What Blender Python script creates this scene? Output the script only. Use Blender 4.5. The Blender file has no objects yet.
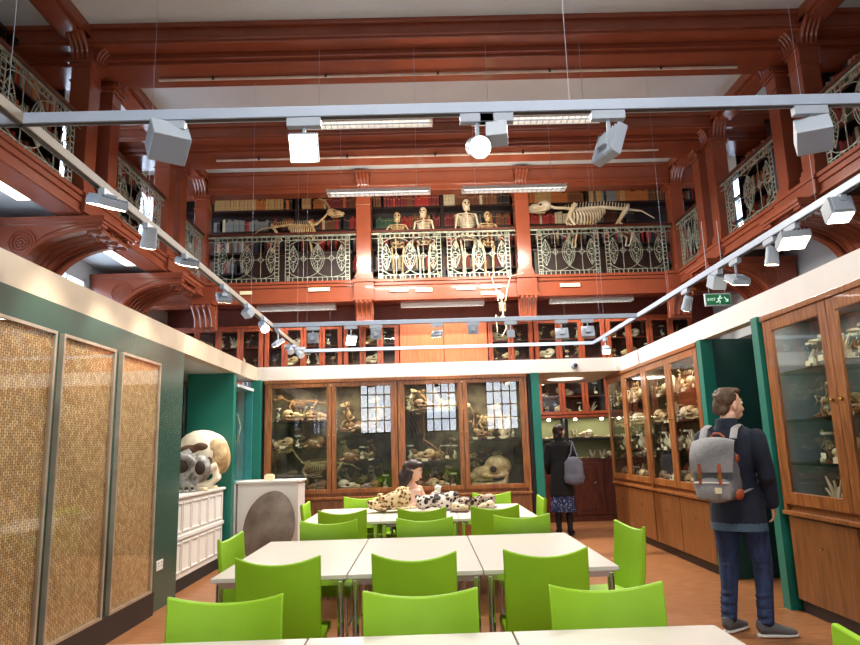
import bpy, bmesh, math, random
from mathutils import Vector, Matrix, Euler
random.seed(7)
C = bpy.context.scene.collection
PI = math.pi
R = math.radians

# ------------------------------------------------------------------ camera
PITCH, YAW, ROLL, FPX, CAMH = 0.18307, 0.012676, -0.030174, 668.456, 1.42
def cam_axes():
    f = Vector((math.sin(YAW)*math.cos(PITCH), math.cos(YAW)*math.cos(PITCH), math.sin(PITCH)))
    r = Vector((math.cos(YAW), -math.sin(YAW), 0)); u = r.cross(f)
    return r*math.cos(ROLL)+u*math.sin(ROLL), -r*math.sin(ROLL)+u*math.cos(ROLL), f
def at(px, py, axis, val):            # pixel of the photo + a known plane -> point in the room
    r, u, f = cam_axes()
    d = f + r*((px-430)/FPX) + u*((322.5-py)/FPX)
    o = Vector((0, 0, CAMH)); return o + d*((val-o[axis])/d[axis])
cam = bpy.data.cameras.new('camera'); co = bpy.data.objects.new('camera', cam); C.objects.link(co)
r_, u_, f_ = cam_axes()
M = Matrix((( r_.x, u_.x, -f_.x, 0), (r_.y, u_.y, -f_.y, 0), (r_.z, u_.z, -f_.z, CAMH), (0, 0, 0, 1)))
co.matrix_world = M
cam.sensor_width = 36; cam.lens = FPX/860*36; cam.clip_start = 0.05; cam.clip_end = 100
bpy.context.scene.camera = co

# ------------------------------------------------------------------ materials
def lin(c):
    return tuple(((x/255)/12.92 if x/255 <= 0.04045 else ((x/255+0.055)/1.055)**2.4) for x in c)
MATS = {}
def mat(name, col, rough=0.5, metal=0.0, var=0.12, scale=6.0, bump=0.0, col2=None, spec=0.5, stretch=None, coat=0.0, detail=4, lo=0.35, hi=0.65, rgbspace=True):
    if name in MATS: return MATS[name]
    m = bpy.data.materials.new(name); m.use_nodes = True; MATS[name] = m
    nt = m.node_tree; N = nt.nodes; L = nt.links; b = N['Principled BSDF']
    c = lin(col) if rgbspace else col
    c2 = lin(col2) if col2 else tuple(max(0, x*(1-var*2)) for x in c)
    tc = N.new('ShaderNodeTexCoord'); mp = N.new('ShaderNodeMapping'); no = N.new('ShaderNodeTexNoise')
    L.new(tc.outputs['Object'], mp.inputs['Vector']); L.new(mp.outputs['Vector'], no.inputs['Vector'])
    if stretch: mp.inputs['Scale'].default_value = stretch
    no.inputs['Scale'].default_value = scale; no.inputs['Detail'].default_value = detail
    rp = N.new('ShaderNodeValToRGB'); L.new(no.outputs['Fac'], rp.inputs['Fac'])
    rp.color_ramp.elements[0].position = lo; rp.color_ramp.elements[1].position = hi
    rp.color_ramp.elements[0].color = (*c2, 1); rp.color_ramp.elements[1].color = (*c, 1)
    L.new(rp.outputs['Color'], b.inputs['Base Color'])
    b.inputs['Roughness'].default_value = rough; b.inputs['Metallic'].default_value = metal
    b.inputs['Specular IOR Level'].default_value = spec; b.inputs['Coat Weight'].default_value = coat
    if bump:
        bp = N.new('ShaderNodeBump'); bp.inputs['Strength'].default_value = bump; bp.inputs['Distance'].default_value = 0.01
        L.new(no.outputs['Fac'], bp.inputs['Height']); L.new(bp.outputs['Normal'], b.inputs['Normal'])
    return m
def emit(name, col, strength, pattern=None):
    m = bpy.data.materials.new(name); m.use_nodes = True; MATS[name] = m
    b = m.node_tree.nodes['Principled BSDF']
    b.inputs['Base Color'].default_value = (*[v*.8 for v in lin(col)], 1)
    b.inputs['Emission Color'].default_value = (*lin(col), 1); b.inputs['Emission Strength'].default_value = strength
    return m
def glass_mat(name, tint=(0.93, 0.96, 0.95), refl=1.0, ior=1.5, rough=0.0, tr=True):
    m = bpy.data.materials.new(name); m.use_nodes = True; MATS[name] = m
    nt = m.node_tree; N = nt.nodes; L = nt.links
    for n in list(N):
        if n.type != 'OUTPUT_MATERIAL': N.remove(n)
    out = [n for n in N if n.type == 'OUTPUT_MATERIAL'][0]
    t = N.new('ShaderNodeBsdfTransparent'); t.inputs['Color'].default_value = (*tint, 1)
    g = N.new('ShaderNodeBsdfGlossy'); g.inputs['Roughness'].default_value = rough
    ge = N.new('ShaderNodeNewGeometry'); dp = N.new('ShaderNodeVectorMath'); dp.operation = 'DOT_PRODUCT'
    L.new(ge.outputs['Normal'], dp.inputs[0]); L.new(ge.outputs['Incoming'], dp.inputs[1])
    def mth(op, a, b_=None):
        q = N.new('ShaderNodeMath'); q.operation = op
        for i_, v_ in enumerate((a, b_)):
            if v_ is None: continue
            if isinstance(v_, (int, float)): q.inputs[i_].default_value = v_
            else: L.new(v_, q.inputs[i_])
        return q.outputs[0]
    f0 = ((ior-1)/(ior+1))**2
    class FR: outputs = {'Fac': mth('ADD', mth('MULTIPLY', mth('POWER', mth('SUBTRACT', 1.0, mth('ABSOLUTE', dp.outputs['Value'])), 5.0), (1-f0)*.8), f0)}
    fr = FR
    mx = N.new('ShaderNodeMixShader'); L.new(fr.outputs['Fac'], mx.inputs['Fac'])
    L.new(t.outputs[0], mx.inputs[1]); L.new(g.outputs[0], mx.inputs[2]); L.new(mx.outputs[0], out.inputs['Surface'])
    return m
RED = mat('red_gloss_paint', (138, 70, 47), 0.22, var=0.07, scale=2.5, bump=0.03, coat=0.2)
REDWOOD = mat('red_varnished_wood', (150, 70, 40), 0.3, col2=(112, 48, 28), scale=5, stretch=(6, 6, 0.8))
WOOD = mat('varnished_teak', (156, 98, 50), 0.3, col2=(112, 64, 30), scale=7, stretch=(7, 7, 0.7), bump=0.03, coat=0.15)
WOODD = mat('veneered_teak_panel', (134, 86, 44), 0.35, col2=(98, 58, 28), scale=5, stretch=(12, 12, 0.6), bump=0.02)
DARKWOOD = mat('dark_mahogany', (92, 40, 24), 0.35, col2=(62, 26, 16), scale=5, stretch=(6, 6, 0.8))
BOOKWOOD = mat('blackened_bookcase_wood', (46, 26, 22), 0.4, var=0.2)
TEAL = mat('dark_teal_paint', (18, 112, 96), 0.42, var=0.05, scale=2)
TEALD = mat('satin_green_partition_paint', (44, 78, 68), 0.25, var=0.05, scale=2)
WHITE = mat('white_fascia_paint', (222, 217, 211), 0.4, var=0.03, scale=2)
CEIL = mat('pale_ceiling_plaster', (208, 214, 216), 0.8, var=0.03, scale=1.5)
GREYM = mat('grey_powder_coat', (150, 160, 172), 0.4, var=0.03)
TRACKM = mat('track_aluminium', (156, 168, 186), 0.4, metal=0.1, var=0.03)
CHROME = mat('chrome', (205, 205, 205), 0.15, metal=1.0, var=0.02)
BLACK = mat('black_rubber', (22, 20, 20), 0.6)
SLATE = mat('dark_plinth', (38, 28, 28), 0.5)
RAILM = mat('verdigris_painted_iron', (176, 174, 154), 0.4, metal=0.25, col2=(118, 132, 120), scale=14)
GILT = mat('brass', (200, 150, 70), 0.3, metal=0.9)
TOPM = mat('cream_laminate', (208, 200, 190), 0.32, var=0.02, scale=3)
LIME = mat('lime_upholstery', (146, 194, 34), 0.5, var=0.05, scale=4, spec=0.35)
BONE = mat('bone', (212, 186, 140), 0.55, col2=(160, 124, 78), scale=14)
BONEW = mat('pale_bone', (236, 226, 204), 0.5, col2=(196, 168, 124), scale=5)
BONED = mat('browned_bone', (158, 116, 70), 0.55, col2=(96, 62, 36), scale=9)
BONEG = mat('grey_cast_bone', (160, 162, 158), 0.5, col2=(82, 74, 64), scale=11)
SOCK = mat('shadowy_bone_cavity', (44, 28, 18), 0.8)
CARD = mat('cream_label_card', (236, 222, 184), 0.6, var=0.04)
OLIVE = mat('olive_case_lining', (118, 104, 74), 0.7, col2=(58, 44, 32), scale=5, detail=6)
GREYLIN = mat('blue_grey_case_lining', (128, 140, 150), 0.7, var=0.05, scale=3)
SKIN = mat('skin', (226, 178, 152), 0.5, var=0.04, scale=10)
GLASS = glass_mat('clear_cabinet_glass')
SHELFG = glass_mat('green_glass_shelf', (.78, .88, .8))
JARG = glass_mat('jar_glass', (0.85, 0.92, 0.9), ior=1.45)
FLUID = mat('preserving_fluid', (186, 158, 84), 0.3, var=0.2)
LAMPON = emit('lamp_face_on', (255, 238, 205), 22)
TUBEON = emit('fluorescent_tube', (255, 248, 236), 4)
SKYPANE = emit('daylight_pane', (214, 230, 255), 4.0)
SKYFRONT = emit('bright_daylight_pane', (232, 240, 255), 13)
SKYLEFT = emit('bright_side_daylight_pane', (214, 232, 255), 8)
TRACKL = mat('brown_grey_track_paint', (138, 128, 116), 0.6, var=0.03)

# ------------------------------------------------------------------ mesh builder
class MB:
    def __init__(s): s.v = []; s.f = []; s.m = []; s.cur = 0; s.T = Matrix.Identity(4)
    def add(s, vs, fs):
        n = len(s.v); s.v += [tuple(s.T @ Vector(p)) for p in vs]
        s.f += [tuple(i+n for i in f) for f in fs]; s.m += [s.cur]*len(fs); return s
    def box(s, a, b):
        x0, y0, z0 = a; x1, y1, z1 = b
        if x0 > x1: x0, x1 = x1, x0
        if y0 > y1: y0, y1 = y1, y0
        if z0 > z1: z0, z1 = z1, z0
        return s.add([(x0,y0,z0),(x1,y0,z0),(x1,y1,z0),(x0,y1,z0),(x0,y0,z1),(x1,y0,z1),(x1,y1,z1),(x0,y1,z1)],
              [(3,2,1,0),(4,5,6,7),(0,1,5,4),(1,2,6,5),(2,3,7,6),(3,0,4,7)])
    def cbox(s, c, d): return s.box([c[i]-d[i]/2 for i in range(3)], [c[i]+d[i]/2 for i in range(3)])
    def tube(s, pts, r, n=6, closed=False, right=None):
        pts = [Vector(p) for p in pts]; k = len(pts)
        rs = r if isinstance(r, (list, tuple)) else [r]*k
        vs = []; fs = []; prev = None
        for i, p in enumerate(pts):
            if closed: t = pts[(i+1) % k]-pts[i-1]
            else: t = pts[min(i+1, k-1)]-pts[max(i-1, 0)]
            if t.length < 1e-9: t = Vector((0, 0, 1))
            t.normalize()
            if right is not None: a = Vector(right)
            elif prev is None: a = Vector((0, 0, 1)) if abs(t.z) < .9 else Vector((1, 0, 0)); a = t.cross(a)
            else: a = prev
            a = a - t*a.dot(t)
            if a.length < 1e-6: a = t.orthogonal()
            a.normalize(); b = t.cross(a); prev = a
            rx, ry = rs[i] if isinstance(rs[i], (list, tuple)) else (rs[i], rs[i])
            for j in range(n):
                an = 2*PI*(j+.5)/n; vs.append(p + a*math.cos(an)*rx + b*math.sin(an)*ry)
        m = k if closed else k-1
        for i in range(m):
            for j in range(n):
                a0 = i*n+j; a1 = i*n+(j+1) % n; b0 = ((i+1) % k)*n+j; b1 = ((i+1) % k)*n+(j+1) % n
                fs.append((a0, a1, b1, b0))
        if not closed: fs += [tuple(range(n))[::-1], tuple(range((k-1)*n, k*n))]
        return s.add(vs, fs)
    def lathe(s, prof, c=(0,0,0), n=20, axis='z'):
        vs = []; fs = []
        for r, z in prof:
            for j in range(n):
                a = 2*PI*j/n; x, y = r*math.cos(a), r*math.sin(a)
                p = (x, y, z) if axis == 'z' else ((x, z, y) if axis == 'y' else (z, x, y))
                vs.append((p[0]+c[0], p[1]+c[1], p[2]+c[2]))
        for i in range(len(prof)-1):
            for j in range(n):
                f = (i*n+j, i*n+(j+1) % n, (i+1)*n+(j+1) % n, (i+1)*n+j)
                fs.append(f if axis != 'y' else f[::-1])
        a = tuple(range(n))[::-1]; b = tuple(range((len(prof)-1)*n, len(prof)*n))
        fs += [a, b] if axis != 'y' else [a[::-1], b[::-1]]
        return s.add(vs, fs)
    def ell(s, c, r, rot=None, n=14, m=9):
        Rm = rot.to_matrix() if rot else Matrix.Identity(3); c = Vector(c)
        vs = [c+Rm @ Vector((0, 0, -r[2]))]; fs = []
        for i in range(1, m):
            th = PI*i/m
            for j in range(n):
                a = 2*PI*j/n; vs.append(c + Rm @ Vector((r[0]*math.sin(th)*math.cos(a), r[1]*math.sin(th)*math.sin(a), -r[2]*math.cos(th))))
        vs.append(c+Rm @ Vector((0, 0, r[2]))); last = len(vs)-1
        for j in range(n): fs.append((0, 1+(j+1) % n, 1+j)); fs.append((last, 1+(m-2)*n+j, 1+(m-2)*n+(j+1) % n))
        for i in range(m-2):
            for j in range(n): a = 1+i*n; fs.append((a+j, a+(j+1) % n, a+n+(j+1) % n, a+n+j))
        return s.add(vs, fs)
    def prism(s, poly, plane, d0, d1):       # plane: 'xz' extrude y ; 'yz' extrude x ; 'xy' extrude z
        def P(p, d): return (p[0], d, p[1]) if plane == 'xz' else ((d, p[0], p[1]) if plane == 'yz' else (p[0], p[1], d))
        n = len(poly); vs = [P(p, d0) for p in poly]+[P(p, d1) for p in poly]
        fs = [tuple(range(n)), tuple(range(n, 2*n))[::-1]]+[(i, n+i, n+(i+1) % n, (i+1) % n) for i in range(n)]
        return s.add(vs, fs)
    def build(s, name, mats, parent=None, smooth=False, bevel=0, loc=None):
        me = bpy.data.meshes.new(name); me.from_pydata(s.v, [], s.f)
        mats = mats if isinstance(mats, (list, tuple)) else [mats]
        for m in mats: me.materials.append(m)
        if len(mats) > 1: me.polygons.foreach_set('material_index', s.m)
        bm = bmesh.new(); bm.from_mesh(me); bmesh.ops.recalc_face_normals(bm, faces=bm.faces); bm.to_mesh(me); bm.free()
        if smooth:
            me.polygons.foreach_set('use_smooth', [True]*len(me.polygons))
            try: me.set_sharp_from_angle(angle=R(50))
            except Exception: pass
        o = bpy.data.objects.new(name, me); C.objects.link(o)
        if bevel:
            b = o.modifiers.new('bevel', 'BEVEL'); b.width = bevel; b.segments = 2; b.limit_method = 'ANGLE'; b.angle_limit = R(40)
        if parent: o.parent = parent
        if loc: o.location = loc
        return o
def bake(o, voxel=None, smooth=0, iters=4):
    if voxel:
        m = o.modifiers.new('r', 'REMESH'); m.mode = 'VOXEL'; m.voxel_size = voxel; m.use_smooth_shade = True
    if smooth: s = o.modifiers.new('s', 'SMOOTH'); s.factor = smooth; s.iterations = iters
    bpy.context.view_layer.update()
    dg = bpy.context.evaluated_depsgraph_get(); me = bpy.data.meshes.new_from_object(o.evaluated_get(dg))
    o.modifiers.clear(); old = o.data; me.name = old.name; o.data = me
    if not me.materials:
        for mm in old.materials: me.materials.append(mm)
    me.polygons.foreach_set('use_smooth', [True]*len(me.polygons)); return o
def tag(o, label=None, cat=None, group=None, kind=None):
    if label: o['label'] = label
    if cat: o['category'] = cat
    if group: o['group'] = group
    if kind: o['kind'] = kind
    return o
def struct(o): o['kind'] = 'structure'; return o
def empty(name, loc=(0,0,0), rz=0, s=1):
    o = bpy.data.objects.new(name, None); C.objects.link(o); o.empty_display_size = 0.1
    o.location = loc; o.rotation_euler = (0, 0, rz); o.scale = (s, s, s); return o
CH = {}
def kids(o): return [c for c in bpy.data.objects if c.parent == o]
def copy_tree(o, parent=None):
    c = o.copy(); C.objects.link(c); c.parent = parent
    ks = CH.get(o.name)
    if ks is None: ks = CH[o.name] = kids(o)
    for k in ks: copy_tree(k, c)
    return c
class Proto:                       # first use is the original itself, later uses are copies
    def __init__(s, fn): s.fn = fn; s.root = None; s.used = False
    def __call__(s, loc, rz=0, sc=1, label=None, cat=None, group=None):
        if s.root is None: s.root = s.fn()
        if s.used:
            o = copy_tree(s.root)
            for k in ('label', 'category', 'group'):
                if k in o: del o[k]
        else: o = s.root; CH[o.name] = kids(o); s.used = True
        o.location = loc; o.rotation_euler = (0, 0, rz); o.scale = (sc, sc, sc)
        return tag(o, label, cat, group)
def bbx(name, a, b, m, parent=None, bevel=0): return MB().box(a, b).build(name, m, parent, bevel=bevel)
# ------------------------------------------------------------------ room shell
XL, XR, YB, ZF0, ZF1 = -2.525, 3.034, 10.13, 2.47, 2.675
GX0, GX1, GY = -3.9, 4.7, 11.8          # edges of the gallery opening
OX0, OX1, Y0, Y1 = -5.05, 5.85, -3.2, 13.1
ZG, ZG1, ZC = 4.17, 4.42, 6.55
FLOOR = mat('warm_wood_floor', (156, 104, 64), 0.33, col2=(124, 78, 46), scale=3, stretch=(2, 9, 2), bump=0.01)
BACKW = mat('brick_red_wall_paint', (120, 52, 36), 0.5, var=0.08)
LGREY = mat('pale_blue_soffit_paint', (196, 204, 208), 0.6, var=0.03)
struct(bbx('floor', (OX0-.2, Y0-.2, -.1), (OX1+.2, Y1+.2, 0), FLOOR))
struct(bbx('ceiling', (OX0-.2, Y0-.2, ZC), (OX1+.2, Y1+.2, ZC+.15), CEIL))
struct(bbx('wall_back', (OX0-.2, Y1, 0), (OX1+.2, Y1+.2, ZC), BACKW))
# behind the photographer: a wall with three tall multi-pane windows
fx = [(-2.25, -1.1), (.05, 1.15), (2.15, 3.3)]
w = MB(); xs = [OX0-.2]+[v for p in fx for v in p]+[OX1+.2]
for i in range(0, len(xs), 2): w.box((xs[i], Y0-.2, 0), (xs[i+1], Y0, ZC))
for a, b in fx: w.box((a, Y0-.2, 0), (b, Y0, 1.9)); w.box((a, Y0-.2, 3.7), (b, Y0, ZC))
struct(w.build('wall_front', CEIL))
def window(n, axis, plane, a0, a1, z0, z1, nx, nz, fm=CEIL, out=-1):
    """window lying in a wall; axis 'x' means the wall's plane is y=plane"""
    m = MB(); g = MB()
    def bx(mb, u0, u1, z0_, z1_, d0, d1):
        if axis == 'x': mb.box((u0, plane+d0*out, z0_), (u1, plane+d1*out, z1_))
        else: mb.box((plane+d0*out, u0, z0_), (plane+d1*out, u1, z1_))
    t = .05
    bx(m, a0, a1, z0, z0+t, 0, .1); bx(m, a0, a1, z1-t, z1, 0, .1); bx(m, a0, a0+t, z0, z1, 0, .1); bx(m, a1-t, a1, z0, z1, 0, .1)
    for i in range(1, nx): u = a0+(a1-a0)*i/nx; bx(m, u-.02, u+.02, z0, z1, .02, .08)
    for i in range(1, nz): z = z0+(z1-z0)*i/nz; bx(m, a0, a1, z-.02, z+.02, .02, .08)
    bx(g, a0, a1, z0, z1, .12, .14)
    f = m.build('window_%d' % n, fm); struct(f)
    g.build('pane', SKYFRONT if axis == 'x' else (SKYLEFT if plane < 0 else SKYPANE), f)
for i, (a, b) in enumerate(fx): window(i+1, 'x', Y0, a, b, 1.9, 3.7, 4, 4, BLACK)
def side_wall(name, X, out, wins):
    m = MB(); a, b = (X, X+.2*out)
    ys = sorted(set([Y0, Y1]+[v for w in wins for v in w[:2]]))
    for y0, y1 in zip(ys, ys[1:]):
        ws = [w for w in wins if w[0] <= y0 and w[1] >= y1]
        zs = sorted([(w[2], w[3]) for w in ws]); z = 0
        for z0, z1 in zs: m.box((a, y0, z), (b, y1, z0)); z = z1
        m.box((a, y0, z), (b, y1, ZC))
    return struct(m.build(name, CEIL))
LW = [(3.2, 4.6, 2.7, 4.0), (5.5, 7.0, 2.7, 4.0), (8.35, 9.85, 2.7, 4.05), (10.9, 12.3, 2.7, 3.9), (10.95, 12.4, 4.9, 6.2), (8.5, 9.7, 4.9, 6.2)]
RW = [(11.0, 12.3, 4.9, 6.2), (8.5, 9.7, 4.9, 5.9), (3.2, 4.6, 3.0, 4.0)]
side_wall('wall_left', OX0, -1, LW); side_wall('wall_right', OX1, 1, RW)
k = 4
for w_ in LW: window(k, 'y', OX0, *w_, 3, 3, CEIL, out=-1); k += 1
for w_ in RW: window(k, 'y', OX1, *w_, 3, 3, BLACK, out=1); k += 1

# gallery slabs and fascias
def gallery(name, parts, m=RED):
    b = MB()
    for a, c in parts: b.box(a, c)
    return struct(b.build(name, m, bevel=.008))
gallery('trim_1', [((GX0-.3, Y0, ZG), (GX0, GY, ZG1)), ((GX0, Y0, ZG1-.05), (GX0+.05, GY+.05, ZG1)), ((GX0, Y0, ZG1-.12), (GX0+.025, GY, ZG1-.05)), ((GX0, Y0, ZG), (GX0+.02, GY, ZG+.04))])
gallery('trim_2', [((GX1, Y0, ZG), (GX1+.3, GY, ZG1)), ((GX1-.05, Y0, ZG1-.05), (GX1, GY+.05, ZG1)), ((GX1-.025, Y0, ZG1-.12), (GX1, GY, ZG1-.05)), ((GX1-.02, Y0, ZG), (GX1, GY, ZG+.04))])
gallery('trim_3', [((OX0, GY, 4.03), (OX1, GY+.28, ZG1)), ((GX0, GY-.06, ZG1-.05), (GX1, GY, ZG1)), ((GX0, GY-.03, ZG1-.11), (GX1, GY, ZG1-.05)), ((GX0, GY-.02, 4.03), (GX1, GY, 4.07))])
gallery('trim_4', [((OX0, Y0, 4.3), (GX0-.3, GY, ZG1-.02))], CEIL)
gallery('trim_5', [((GX1+.3, Y0, 4.3), (OX1, GY, ZG1-.02))], BACKW)
gallery('trim_6', [((OX0, GY+.28, 4.2), (OX1, Y1, ZG1-.02))], BACKW)
# ceiling beams
def beam(n, y0, y1, z0, inner=True):
    b = MB(); b.box((OX0, y0, z0), (OX1, y1, ZC)); b.box((OX0, y0-.05, ZC-.06), (OX1, y0, ZC)); b.box((OX0, y1, ZC-.06), (OX1, y1+.05, ZC))
    b.box((OX0, y0-.025, z0+.03), (OX1, y0, z0+.07))
    b.box((OX0, y0+.22, z0-.07), (OX1, y1-.2, z0)); b.box((OX0, y0+.28, z0-.11), (OX1, y1-.26, z0-.07))
    return struct(b.build('trim_%d' % n, RED, bevel=.008))
beam(7, 7.35, 8.36, 6.3); beam(8, 9.9, 11.05, 6.3); beam(9, 4.75, 5.75, 6.3)
b = MB(); b.box((OX0, GY, 6.12), (OX1, GY+.28, ZC)); b.box((GX0, GY-.05, 6.2), (GX1, GY, 6.25)); b.box((GX0, GY-.04, ZC-.07), (GX1, GY, ZC-.01)); struct(b.build('trim_10', RED, bevel=.008))
for n, x0, x1 in ((11, GX0-.35, GX0), (12, GX1, GX1+.35)):
    b = MB(); b.box((x0, Y0, 6.4), (x1, GY, ZC)); b.box((x0+.05, Y0, 6.36), (x1-.05, GY, 6.4)); struct(b.build('trim_%d' % n, RED, bevel=.008))
# pale conduits clipped along the beams
PIPE = mat('pale_conduit', (222, 205, 190), 0.4)
for y, z, x1_, lab in ((7.93, 6.16, 4.2, 'pale conduit pipe running under the front ceiling beam'), (10.35, 6.14, 4.0, 'pale conduit pipe running under the second ceiling beam')):
    m = MB(); m.tube([(-3.3, y, z), (x1_, y, z)], .018, 8)
    r = m.build('conduit_pipe', PIPE)
    for i in range(5): x = -2.6+i*1.45; MB().cbox((x, y, z+.02), (.03, .05, .07)).build('pipe_clip', SLATE, r)
    tag(r, lab, 'pipe', 'conduits under the ceiling beams')

# scroll corbel: fluted S-curve ribs hanging from a block; grows along -y (front)
def corbel_mb(w=.3, h=.36, d=.24, ribs=4, m=None):
    m = m or MB()
    prof = [(0, 0), (-.03, 0), (-.035, .08), (-.06, .16), (-.1, .22), (-.15, .27), (-.19, .30), (-.2, h), (0, h)]
    prof = [(y*d/.2, z*h/.36) for y, z in prof]
    m.prism(prof, 'yz', -w/2+.02, w/2-.02)
    for i in range(ribs):
        x = -w/2+w*(i+.5)/ribs
        pts = [(x, y-.008, z) for y, z in prof[1:7]]+[(x, prof[6][0]-.03, prof[6][1]+.01), (x, prof[6][0]-.015, prof[6][1]+.04)]
        m.tube(pts, [.018, .02, .024, .028, .03, .03, .034, .02], 7)
    m.box((-w/2-.015, -d-.03, h-.02), (w/2+.015, 0, h+.03))
    return m
def column(X, Y, x1, y1, label, corb, group='red columns of the upper gallery', zb=ZG1, zt=6.1, base=True):
    """square pier with moulded capital and scroll corbels"""
    cx, cy = (X+x1)/2, (Y+y1)/2; wx, wy = x1-X, y1-Y
    t = empty('gallery_column', (cx, cy, zb)); tag(t, label, 'column', group)
    h = zt-zb
    m = MB(); m.box((-wx/2, -wy/2, 0), (wx/2, wy/2, h+.3)); m.build('shaft', RED, t, bevel=.01)
    m = MB()
    for z, e, hh in ((h-.06, .02, .05), (h-.01, .045, .035), (h-.24, .012, .025)): m.box((-wx/2-e, -wy/2-e, z), (wx/2+e, wy/2+e, z+hh))
    m.build('capital', RED, t, bevel=.006)
    m = MB(); m.box((-wx/2-.03, -wy/2-.03, 0), (wx/2+.03, wy/2+.03, .1)); m.box((-wx/2-.015, -wy/2-.015, .1), (wx/2+.015, wy/2+.015, .15)); m.build('base', RED, t, bevel=.006)
    for ang in corb:
        w_ = wx if abs(math.cos(ang)) > .5 else wy; half = wy/2 if abs(math.cos(ang)) > .5 else wx/2
        o = corbel_mb(w_*.95, .3, .2).build('scroll_corbel', RED, t, smooth=True)
        o.rotation_euler = (0, 0, ang); o.location = (math.sin(ang)*half, -math.cos(ang)*half, h+.02)
    return t
side = {'l': 'left', 'r': 'right'}
for s, xa, xb, inner in (('l', GX0-.24, GX0, PI/2), ('r', GX1, GX1+.24, -PI/2)):
    for y0, y1, lab in ((7.4, 7.66, 'red painted square column, nearer of the front pair on the %s gallery'), (7.98, 8.22, 'red painted square column, farther of the front pair on the %s gallery'),
                        (9.95, 10.2, 'red painted square column, nearer of the back pair on the %s gallery'), (10.48, 10.74, 'red painted square column, farther of the back pair on the %s gallery')):
        column(xa, y0, xb, y1, lab % side[s], [0, inner] if 'nearer' in lab else [inner])
    column(xa, GY, xb+(0 if s == 'r' else 0), GY+.26, 'red painted square corner column where %s and back galleries meet' % side[s], [0, inner])
column(-1.16, GY, -.89, GY+.27, 'orange-red square column of the back gallery, left of the ape skeletons', [0], group='red columns of the back gallery')
column(1.79, GY, 2.05, GY+.27, 'orange-red square column of the back gallery, right of the ape skeletons', [0], group='red columns of the back gallery')
# projecting pedestals and corbels on the fascia below each column
def pedestal(cx, y, label, w=.36, rz=0, z0=3.62):
    t = empty('fascia_corbel', (cx, y, z0), rz); tag(t, label, 'bracket', 'scroll corbels under the galleries')
    MB().box((-w/2, -.09, .42), (w/2, 0, ZG1-z0-.002)).box((-w/2-.02, -.12, ZG1-z0-.06), (w/2+.02, 0, ZG1-z0-.003)).build('pedestal', RED, t, bevel=.006)
    corbel_mb(w*.9, .4, .22, 4).build('scroll', RED, t, smooth=True)
    MB().box((-w/2+.02, 0, -.05), (w/2-.02, .12, .42)).build('backing_block', RED, t, bevel=.006)
pedestal(-1.02, GY-.02, 'red scroll corbel under the back gallery column left of the skeletons')
pedestal(1.92, GY-.02, 'red scroll corbel under the back gallery column behind the hanging monkey')
pedestal(GX0+.02, GY-.02, 'large red scroll corbel under the left corner of the galleries', .44)
pedestal(GX1-.02, GY-.02, 'large red scroll corbel under the right corner of the galleries', .44)
for s, xx in (('left', GX0+.005), ('right', GX1-.005)):
    for ya, yb, wh in ((7.4, 8.22, 'front'), (9.95, 10.74, 'back')):
        m = MB(); x0, x1 = (xx, xx+.06) if s == 'left' else (xx-.06, xx)
        m.box((x0, ya-.05, ZG+.02), (x1, yb+.05, ZG1-.002)); m.box((x0-.02, ya-.08, ZG1-.05), (x1+.02, yb+.08, ZG1-.003))
        tag(m.build('fascia_pedestal', RED, bevel=.006), 'red moulded block under the %s column pair of the %s gallery' % (wh, s), 'moulding', 'moulded blocks under the column pairs')

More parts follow.
